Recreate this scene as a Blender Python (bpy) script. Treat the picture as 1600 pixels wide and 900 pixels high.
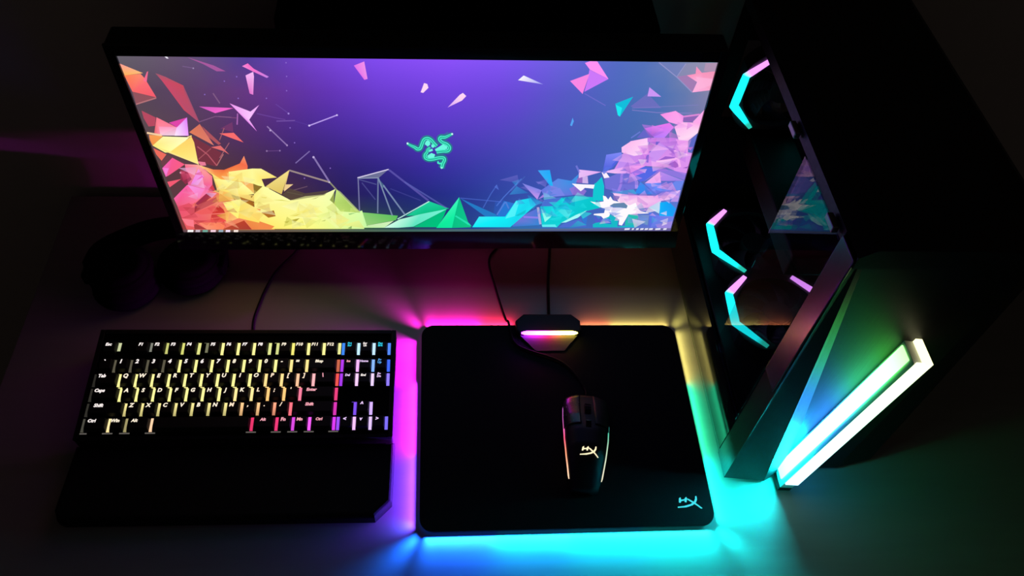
import bpy, bmesh, math, random
from mathutils import Matrix, Vector, noise

for o in list(bpy.data.objects):
    bpy.data.objects.remove(o, do_unlink=True)
SC = bpy.context.scene
COL = SC.collection
R = math.radians
random.seed(7)

# ---------------------------------------------------------------- camera, world, exposure
F_PX = 1294.16                       # focal length in pixels of the 1600 px wide frame
cam_data = bpy.data.cameras.new('camera')
cam_data.sensor_width = 36.0
cam_data.lens = F_PX / 1600.0 * 36.0
cam_data.clip_start = 0.02
cam = bpy.data.objects.new('camera', cam_data)
COL.objects.link(cam)
cam.matrix_world = Matrix(((0.99524, -0.00372, -0.09734, -0.1673),
                           (-0.05748, 0.78434, -0.61767, -0.3818),
                           (0.07864, 0.62032, 0.78039, 0.9531),
                           (0, 0, 0, 1)))
SC.camera = cam

world = bpy.data.worlds.new('night_room')
SC.world = world
world.use_nodes = True
bg = world.node_tree.nodes['Background']
bg.inputs['Color'].default_value = (1.0, 0.82, 0.72, 1)
bg.inputs['Strength'].default_value = 0.012

SC.view_settings.view_transform = 'Standard'
SC.view_settings.look = 'None'
SC.view_settings.exposure = 0.0
SC.view_settings.gamma = 1.0
SC.view_settings.use_curve_mapping = False
SC.cycles.transparent_max_bounces = 48
SC.cycles.max_bounces = 8
SC.cycles.use_denoising = True
SC.cycles.sample_clamp_indirect = 4.0

# ---------------------------------------------------------------- helpers
def lin(c):
    """sRGB 0-255 to linear"""
    out = []
    for x in c:
        x = x / 255.0
        out.append(x / 12.92 if x <= 0.04045 else ((x + 0.055) / 1.055) ** 2.4)
    return tuple(out)

def nodes_of(m):
    m.use_nodes = True
    nt = m.node_tree
    return nt, nt.nodes, nt.links

def surface(name, color, rough=0.5, metallic=0.0, spec=0.5, scale=60.0, vary=0.25, bump=0.0, stretch=(1, 1, 1), rvary=0.1):
    m = bpy.data.materials.new(name)
    nt, N, L = nodes_of(m)
    p = N['Principled BSDF']
    tc = N.new('ShaderNodeTexCoord')
    mp = N.new('ShaderNodeMapping')
    mp.inputs['Scale'].default_value = stretch
    nz = N.new('ShaderNodeTexNoise')
    nz.inputs['Scale'].default_value = scale
    nz.inputs['Detail'].default_value = 5
    L.new(tc.outputs['Object'], mp.inputs['Vector'])
    L.new(mp.outputs['Vector'], nz.inputs['Vector'])
    mix = N.new('ShaderNodeMix')
    mix.data_type = 'RGBA'
    mix.inputs['A'].default_value = (*[c * (1 - vary) for c in color], 1)
    mix.inputs['B'].default_value = (*[min(1, c * (1 + vary)) for c in color], 1)
    L.new(nz.outputs['Fac'], mix.inputs['Factor'])
    L.new(mix.outputs['Result'], p.inputs['Base Color'])
    mr = N.new('ShaderNodeMapRange')
    mr.inputs['To Min'].default_value = max(0.0, rough - rvary)
    mr.inputs['To Max'].default_value = min(1.0, rough + rvary)
    L.new(nz.outputs['Fac'], mr.inputs['Value'])
    L.new(mr.outputs['Result'], p.inputs['Roughness'])
    p.inputs['Metallic'].default_value = metallic
    p.inputs['Specular IOR Level'].default_value = spec
    if bump:
        b = N.new('ShaderNodeBump')
        b.inputs['Strength'].default_value = bump
        b.inputs['Distance'].default_value = 0.001
        L.new(nz.outputs['Fac'], b.inputs['Height'])
        L.new(b.outputs['Normal'], p.inputs['Normal'])
    return m

def led_material(name, strength=1.0):
    """emission coloured by the mesh attribute 'led'"""
    m = bpy.data.materials.new(name)
    nt, N, L = nodes_of(m)
    N.remove(N['Principled BSDF'])
    at = N.new('ShaderNodeAttribute')
    at.attribute_name = 'led'
    em = N.new('ShaderNodeEmission')
    em.inputs['Strength'].default_value = strength
    L.new(at.outputs['Color'], em.inputs['Color'])
    L.new(em.outputs['Emission'], N['Material Output'].inputs['Surface'])
    return m

def screen_shape_material():
    m = bpy.data.materials.new('screen_light')
    nt, N, L = nodes_of(m)
    N.remove(N['Principled BSDF'])
    at = N.new('ShaderNodeAttribute')
    at.attribute_name = 'led'
    em = N.new('ShaderNodeEmission')
    tr = N.new('ShaderNodeBsdfTransparent')
    mx = N.new('ShaderNodeMixShader')
    L.new(at.outputs['Color'], em.inputs['Color'])
    L.new(at.outputs['Alpha'], mx.inputs['Fac'])
    L.new(tr.outputs[0], mx.inputs[1])
    L.new(em.outputs[0], mx.inputs[2])
    L.new(mx.outputs[0], N['Material Output'].inputs['Surface'])
    return m

def glass_material():
    m = bpy.data.materials.new('tinted_glass')
    nt, N, L = nodes_of(m)
    N.remove(N['Principled BSDF'])
    tr = N.new('ShaderNodeBsdfTransparent')
    tr.inputs['Color'].default_value = (0.80, 0.82, 0.84, 1)
    gl = N.new('ShaderNodeBsdfGlossy')
    gl.inputs['Roughness'].default_value = 0.01
    geo = N.new('ShaderNodeNewGeometry')
    dot = N.new('ShaderNodeVectorMath')
    dot.operation = 'DOT_PRODUCT'
    L.new(geo.outputs['Incoming'], dot.inputs[0])
    L.new(geo.outputs['Normal'], dot.inputs[1])
    ab = N.new('ShaderNodeMath')
    ab.operation = 'ABSOLUTE'
    L.new(dot.outputs['Value'], ab.inputs[0])
    inv = N.new('ShaderNodeMath')
    inv.operation = 'SUBTRACT'
    inv.inputs[0].default_value = 1.0
    L.new(ab.outputs[0], inv.inputs[1])
    pw = N.new('ShaderNodeMath')
    pw.operation = 'POWER'
    pw.inputs[1].default_value = 5.0
    L.new(inv.outputs[0], pw.inputs[0])
    fr = N.new('ShaderNodeMapRange')
    fr.inputs['To Min'].default_value = 0.04
    fr.inputs['To Max'].default_value = 1.0
    L.new(pw.outputs[0], fr.inputs['Value'])
    mx = N.new('ShaderNodeMixShader')
    L.new(fr.outputs[0], mx.inputs['Fac'])
    L.new(tr.outputs[0], mx.inputs[1])
    L.new(gl.outputs[0], mx.inputs[2])
    L.new(mx.outputs[0], N['Material Output'].inputs['Surface'])
    return m

def mesh_obj(name, verts, faces, mat, parent=None, leds=None, smooth=False):
    me = bpy.data.meshes.new(name)
    me.from_pydata([tuple(v) for v in verts], [], [tuple(f) for f in faces])
    me.update()
    if leds is not None:
        at = me.attributes.new('led', 'FLOAT_COLOR', 'POINT')
        for i, c in enumerate(leds):
            at.data[i].color = (*c[:3], c[3] if len(c) > 3 else 1.0)
    return link_mesh(name, me, mat, parent, smooth)

def link_mesh(name, me, mat, parent=None, smooth=False):
    if mat is not None:
        me.materials.append(mat)
    for p in me.polygons:
        p.use_smooth = smooth
    o = bpy.data.objects.new(name, me)
    COL.objects.link(o)
    if parent is not None:
        o.parent = parent
    return o

def bm_obj(name, bm, mat, parent=None, smooth=False):
    bmesh.ops.recalc_face_normals(bm, faces=bm.faces)
    me = bpy.data.meshes.new(name)
    bm.to_mesh(me)
    bm.free()
    return link_mesh(name, me, mat, parent, smooth)

def add_box(bm, x0, x1, y0, y1, z0, z1, bevel=0.0, seg=2):
    b = bmesh.new()
    bmesh.ops.create_cube(b, size=1.0)
    for v in b.verts:
        v.co = Vector(((v.co.x + .5) * (x1 - x0) + x0, (v.co.y + .5) * (y1 - y0) + y0, (v.co.z + .5) * (z1 - z0) + z0))
    if bevel:
        bmesh.ops.bevel(b, geom=b.edges[:], offset=bevel, segments=seg, affect='EDGES', profile=0.5)
    merge(bm, b)

def merge(bm, b):
    me = bpy.data.meshes.new('tmp')
    b.to_mesh(me)
    b.free()
    bm.from_mesh(me)
    bpy.data.meshes.remove(me)

def box(name, x0, x1, y0, y1, z0, z1, mat, parent=None, bevel=0.0, seg=2):
    bm = bmesh.new()
    add_box(bm, x0, x1, y0, y1, z0, z1, bevel, seg)
    return bm_obj(name, bm, mat, parent)

def rounded_rect(x0, x1, y0, y1, r, n=8):
    pts = []
    for cx, cy, a0 in ((x1 - r, y1 - r, 0), (x0 + r, y1 - r, 90), (x0 + r, y0 + r, 180), (x1 - r, y0 + r, 270)):
        for i in range(n + 1):
            a = R(a0 + 90.0 * i / n)
            pts.append((cx + r * math.cos(a), cy + r * math.sin(a)))
    return pts

def add_prism(bm, pts, z0, z1, bevel=0.0, axis='z', seg=2):
    """closed outline extruded; axis y maps (a,b) -> (a, depth, b), axis x maps (a,b) -> (depth, a, b)"""
    def put(a, b, d):
        return {'z': (a, b, d), 'y': (a, d, b), 'x': (d, a, b)}[axis]
    b = bmesh.new()
    lo = [b.verts.new(put(x, y, z0)) for x, y in pts]
    hi = [b.verts.new(put(x, y, z1)) for x, y in pts]
    n = len(pts)
    b.faces.new(lo[::-1])
    top = b.faces.new(hi)
    for i in range(n):
        b.faces.new((lo[i], lo[(i + 1) % n], hi[(i + 1) % n], hi[i]))
    bmesh.ops.recalc_face_normals(b, faces=b.faces)
    if bevel:
        bmesh.ops.bevel(b, geom=list(top.edges), offset=bevel, segments=seg, affect='EDGES', profile=0.5)
    merge(bm, b)

def prism(name, pts, z0, z1, mat, parent=None, bevel=0.0, axis='z', seg=2):
    bm = bmesh.new()
    add_prism(bm, pts, z0, z1, bevel, axis, seg)
    return bm_obj(name, bm, mat, parent)

def catmull(pts, sub=6):
    pts = [Vector(p) for p in pts]
    n = len(pts)
    out = []
    for i in range(n - 1):
        p0, p1, p2, p3 = pts[max(i - 1, 0)], pts[i], pts[i + 1], pts[min(i + 2, n - 1)]
        for k in range(sub):
            t = k / sub
            out.append(0.5 * ((2 * p1) + (p2 - p0) * t + (2 * p0 - 5 * p1 + 4 * p2 - p3) * t * t + (3 * p1 - p0 - 3 * p2 + p3) * t ** 3))
    out.append(pts[-1])
    return out

def tube_data(pts, r, n=8, taper=None):
    pts = [Vector(p) for p in pts]
    V, Fc = [], []
    up = Vector((0, 0, 1))
    for i, p in enumerate(pts):
        t = (pts[min(i + 1, len(pts) - 1)] - pts[max(i - 1, 0)]).normalized()
        s = t.cross(up)
        if s.length < 1e-4:
            s = t.cross(Vector((0, 1, 0)))
        s.normalize()
        u = s.cross(t)
        rr = r * (taper[i] if taper else 1)
        for k in range(n):
            a = 2 * math.pi * k / n
            V.append(p + s * math.cos(a) * rr + u * math.sin(a) * rr)
    for i in range(len(pts) - 1):
        for k in range(n):
            a, b = i * n + k, i * n + (k + 1) % n
            Fc.append((a, b, b + n, a + n))
    Fc.append(tuple(range(n - 1, -1, -1)))
    Fc.append(tuple(range((len(pts) - 1) * n, len(pts) * n)))
    return V, Fc

def tube(name, pts, r, mat, parent=None, n=8, leds=None, taper=None):
    V, Fc = tube_data(pts, r, n, taper)
    cols = None
    if leds is not None:
        cols = [c for c in leds for _ in range(n)]
    return mesh_obj(name, V, Fc, mat, parent, cols, smooth=True)

def add_cyl(bm, x, y, z0, z1, r0, r1=None, n=32, mtx=None):
    b = bmesh.new()
    bmesh.ops.create_cone(b, cap_ends=True, segments=n, radius1=r0, radius2=r0 if r1 is None else r1, depth=z1 - z0)
    for v in b.verts:
        v.co += Vector((x, y, (z0 + z1) / 2))
    if mtx is not None:
        b.transform(mtx)
    merge(bm, b)

def thing(name, label, cat, loc=(0, 0, 0), rot=(0, 0, 0), group=None):
    o = bpy.data.objects.new(name, None)
    o.empty_display_size = 0.02
    COL.objects.link(o)
    o.location = loc
    o.rotation_euler = rot
    return tag(o, label, cat, group)

def tag(o, label, cat, group=None):
    o['label'] = label
    o['category'] = cat
    if group:
        o['group'] = group
    return o

def structure(o):
    o['kind'] = 'structure'
    return o

def lerp(a, b, t):
    return tuple(x + (y - x) * t for x, y in zip(a, b))

def ramp(stops, t):
    for (t0, c0), (t1, c1) in zip(stops[:-1], stops[1:]):
        if t <= t1:
            return lerp(c0, c1, min(1, max(0, (t - t0) / (t1 - t0))))
    return stops[-1][1]

# ---------------------------------------------------------------- materials
M_DESK = surface('desk_laminate', (0.25, 0.225, 0.205), 0.45, scale=9, vary=0.10, stretch=(1, 9, 1), bump=0.03)
M_DESK_EDGE = surface('desk_edge_band', (0.20, 0.185, 0.17), 0.55, scale=30, vary=0.1)
M_WALL = surface('painted_wall', (0.52, 0.46, 0.44), 0.85, scale=45, vary=0.05, bump=0.08)
M_FLOOR = surface('dark_floor', (0.10, 0.085, 0.075), 0.5, scale=6, vary=0.3, stretch=(1, 8, 1))
M_BLACK = surface('black_plastic', (0.0065, 0.0065, 0.007), 0.55, spec=0.25, scale=220, vary=0.3, bump=0.02)
M_MATTE = surface('matte_black', (0.0022, 0.0022, 0.0022), 0.85, spec=0.05, scale=200, vary=0.3)
M_GLOSS = surface('gloss_black', (0.006, 0.006, 0.007), 0.06, scale=60, vary=0.2, rvary=0.015)
M_KEY = surface('keycap_plastic', (0.010, 0.010, 0.010), 0.55, spec=0.35, scale=300, vary=0.2)
M_LEATHER = surface('black_leatherette', (0.0055, 0.0052, 0.005), 0.7, spec=0.15, scale=500, vary=0.3, bump=0.25)
M_CLOTH = surface('black_pad_cloth', (0.0090, 0.0090, 0.0095), 0.8, spec=0.06, scale=900, vary=0.3, bump=0.15)
M_RUBBER = surface('rubber', (0.012, 0.012, 0.012), 0.8, spec=0.2, scale=120, vary=0.2)
M_BRUSHED = surface('brushed_black_panel', (0.012, 0.012, 0.013), 0.5, spec=0.18, scale=120, vary=0.35, stretch=(14, 14, 0.35), bump=0.12)
M_STEEL = surface('black_steel', (0.007, 0.007, 0.0075), 0.5, spec=0.3, scale=180, vary=0.2, bump=0.02)
M_FAN = surface('smoky_fan_plastic', (0.05, 0.05, 0.055), 0.4, scale=80, vary=0.2)
M_CHROME = surface('dull_metal', (0.30, 0.30, 0.28), 0.35, metallic=1.0, scale=90, vary=0.1)
M_FIN = surface('pale_diffuser_plastic', (0.55, 0.56, 0.56), 0.5, scale=90, vary=0.05)
M_SLOPE = surface('satin_dark_plastic', (0.032, 0.030, 0.030), 0.45, scale=150, vary=0.15)
M_SKIRT = surface('polished_black_steel', (0.006, 0.006, 0.007), 0.07, spec=0.45, scale=60, vary=0.2, rvary=0.02)
M_CABLE = surface('cable_sleeve', (0.005, 0.005, 0.005), 0.75, spec=0.12, scale=700, vary=0.4, bump=0.2)
M_LED = led_material('led_diffuser')
M_SCREEN = screen_shape_material()
M_GLASS = glass_material()

# ---------------------------------------------------------------- the setting
wall_back = structure(box('wall_back', -2.2, 2.2, 0.565, 0.665, -0.75, 2.2, M_WALL))
floor = structure(box('floor', -2.2, 2.2, -1.6, 0.665, -0.80, -0.75, M_FLOOR))

desk = thing('desk', 'wide pale laminate desk carrying the monitor, keyboard and computer', 'desk', (0.09, 0.2, -0.75))
def desk_part(name, x0, x1, y0, y1, z0, z1, mat, bev=0.0):
    return box(name, x0 - .09, x1 - .09, y0 - .2, y1 - .2, z0 + .75, z1 + .75, mat, desk, bev)
desk_part('desktop', -0.715, 0.90, -0.17, 0.55, -0.028, 0.0, M_DESK, 0.002)
desk_part('edge_band', -0.713, 0.898, -0.1715, -0.1695, -0.026, -0.002, M_DESK_EDGE)
for x in (-0.69, 0.85):
    desk_part('leg', x, x + 0.025, -0.12, 0.52, -0.75, -0.028, M_DESK_EDGE, 0.001)
desk_part('modesty_panel', -0.665, 0.85, 0.48, 0.498, -0.45, -0.028, M_DESK_EDGE)
SCREEN_GRID = [
[150,60,60,150,68,55,150,77,49,150,86,43,145,94,40,135,100,40,125,107,40,105,108,45,73,102,56,55,93,67,47,81,79,40,70,92,40,70,107,40,70,123,40,70,139,45,90,155,50,110,170,54,110,178,58,110,186,62,110,192,66,110,196,70,110,200,83,113,203,97,117,207,110,120,210],
[128,63,63,130,68,58,132,73,51,134,78,45,128,82,45,117,84,46,106,87,48,88,85,55,63,80,67,49,74,77,43,66,88,38,60,99,39,62,113,39,63,127,40,66,141,45,83,156,50,99,169,54,101,176,58,103,184,63,105,189,67,106,192,72,107,196,82,112,201,94,116,206,104,120,210],
[101,67,67,106,67,61,110,68,55,114,68,49,106,67,50,94,65,54,82,63,58,68,58,68,50,52,80,42,51,89,37,48,99,35,48,109,37,51,121,38,55,132,41,61,144,46,74,156,51,86,167,55,91,174,59,95,181,64,98,185,69,101,187,74,104,191,82,110,198,90,116,205,96,120,210],
[81,70,70,86,67,64,92,63,58,97,60,53,88,55,56,75,49,62,63,43,69,52,37,81,41,31,92,38,33,101,35,35,110,35,39,119,37,43,129,39,48,139,43,57,148,47,67,158,52,76,167,56,82,173,59,88,179,65,93,182,70,97,184,76,102,187,82,108,195,88,115,203,92,120,208],
[85,70,70,87,65,66,89,61,62,89,56,60,80,51,65,70,45,72,62,40,81,53,36,92,45,33,102,43,34,111,43,37,121,44,40,132,47,44,143,48,50,150,50,57,157,53,66,163,56,74,170,59,80,174,62,87,179,66,92,182,69,96,183,73,101,186,83,107,191,93,113,196,100,117,200],
[89,70,70,88,64,68,86,58,65,81,52,67,73,47,74,65,41,82,60,37,93,55,35,103,50,35,112,48,36,122,50,38,133,53,41,144,56,44,156,57,51,161,58,58,165,59,65,169,61,72,173,63,78,176,65,85,180,67,90,182,69,95,183,71,100,185,85,106,188,99,112,190,108,115,192],
[92,72,74,89,66,73,86,59,73,81,53,78,75,47,86,69,42,96,65,39,107,61,38,118,59,38,128,58,39,138,61,42,148,64,45,159,68,48,170,68,54,173,68,60,175,68,66,177,68,72,179,68,79,180,67,86,180,68,91,181,69,96,181,70,102,181,84,107,183,99,113,185,110,117,186],
[94,74,78,90,68,80,86,61,81,83,54,89,81,48,100,76,44,111,71,42,122,68,41,133,68,42,144,69,44,155,72,47,164,76,50,174,80,53,183,79,57,185,78,62,186,77,67,186,75,73,186,73,80,183,70,87,181,69,93,179,70,98,178,70,103,177,83,109,178,98,115,180,110,119,182],
[93,74,81,90,68,85,87,63,88,87,57,98,87,50,109,85,47,121,80,45,133,77,45,146,78,46,158,80,48,169,84,51,179,87,54,187,90,57,196,90,61,197,89,64,197,87,68,196,84,74,194,79,81,189,75,88,185,73,94,182,72,100,180,71,106,178,81,111,178,98,117,178,115,122,178],
[88,72,83,88,68,89,88,64,94,91,59,104,94,54,116,95,51,128,91,49,142,87,48,156,88,49,169,91,53,181,95,56,193,98,58,200,100,61,207,101,63,209,99,66,208,97,69,207,93,74,203,87,82,197,81,89,191,78,96,187,75,102,184,74,108,181,80,112,180,98,119,177,123,127,173],
[86,72,86,88,69,93,91,67,100,95,63,111,100,59,122,102,55,135,100,53,151,97,52,166,99,53,181,103,57,194,107,61,207,109,63,213,111,65,219,112,67,222,110,69,220,108,70,218,102,76,212,94,83,205,87,90,197,82,97,193,78,104,188,76,111,185,80,114,181,100,122,176,131,131,170],
[93,84,96,95,81,101,97,77,106,98,72,116,96,65,129,92,59,142,97,58,161,103,58,180,108,60,196,113,64,210,118,68,223,121,70,229,124,72,233,125,74,236,122,76,234,119,78,232,112,83,225,104,89,217,95,96,208,88,101,200,81,106,192,82,113,186,91,119,182,115,130,174,141,141,167],
[100,95,105,102,91,109,104,87,113,101,81,121,92,72,135,82,62,149,95,63,171,108,64,193,118,67,211,124,71,225,129,75,239,134,77,244,137,79,247,139,81,249,135,83,247,131,85,245,123,89,238,113,95,228,103,101,218,94,105,206,84,108,195,86,114,188,102,124,183,129,139,172,150,150,165],
]
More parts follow.
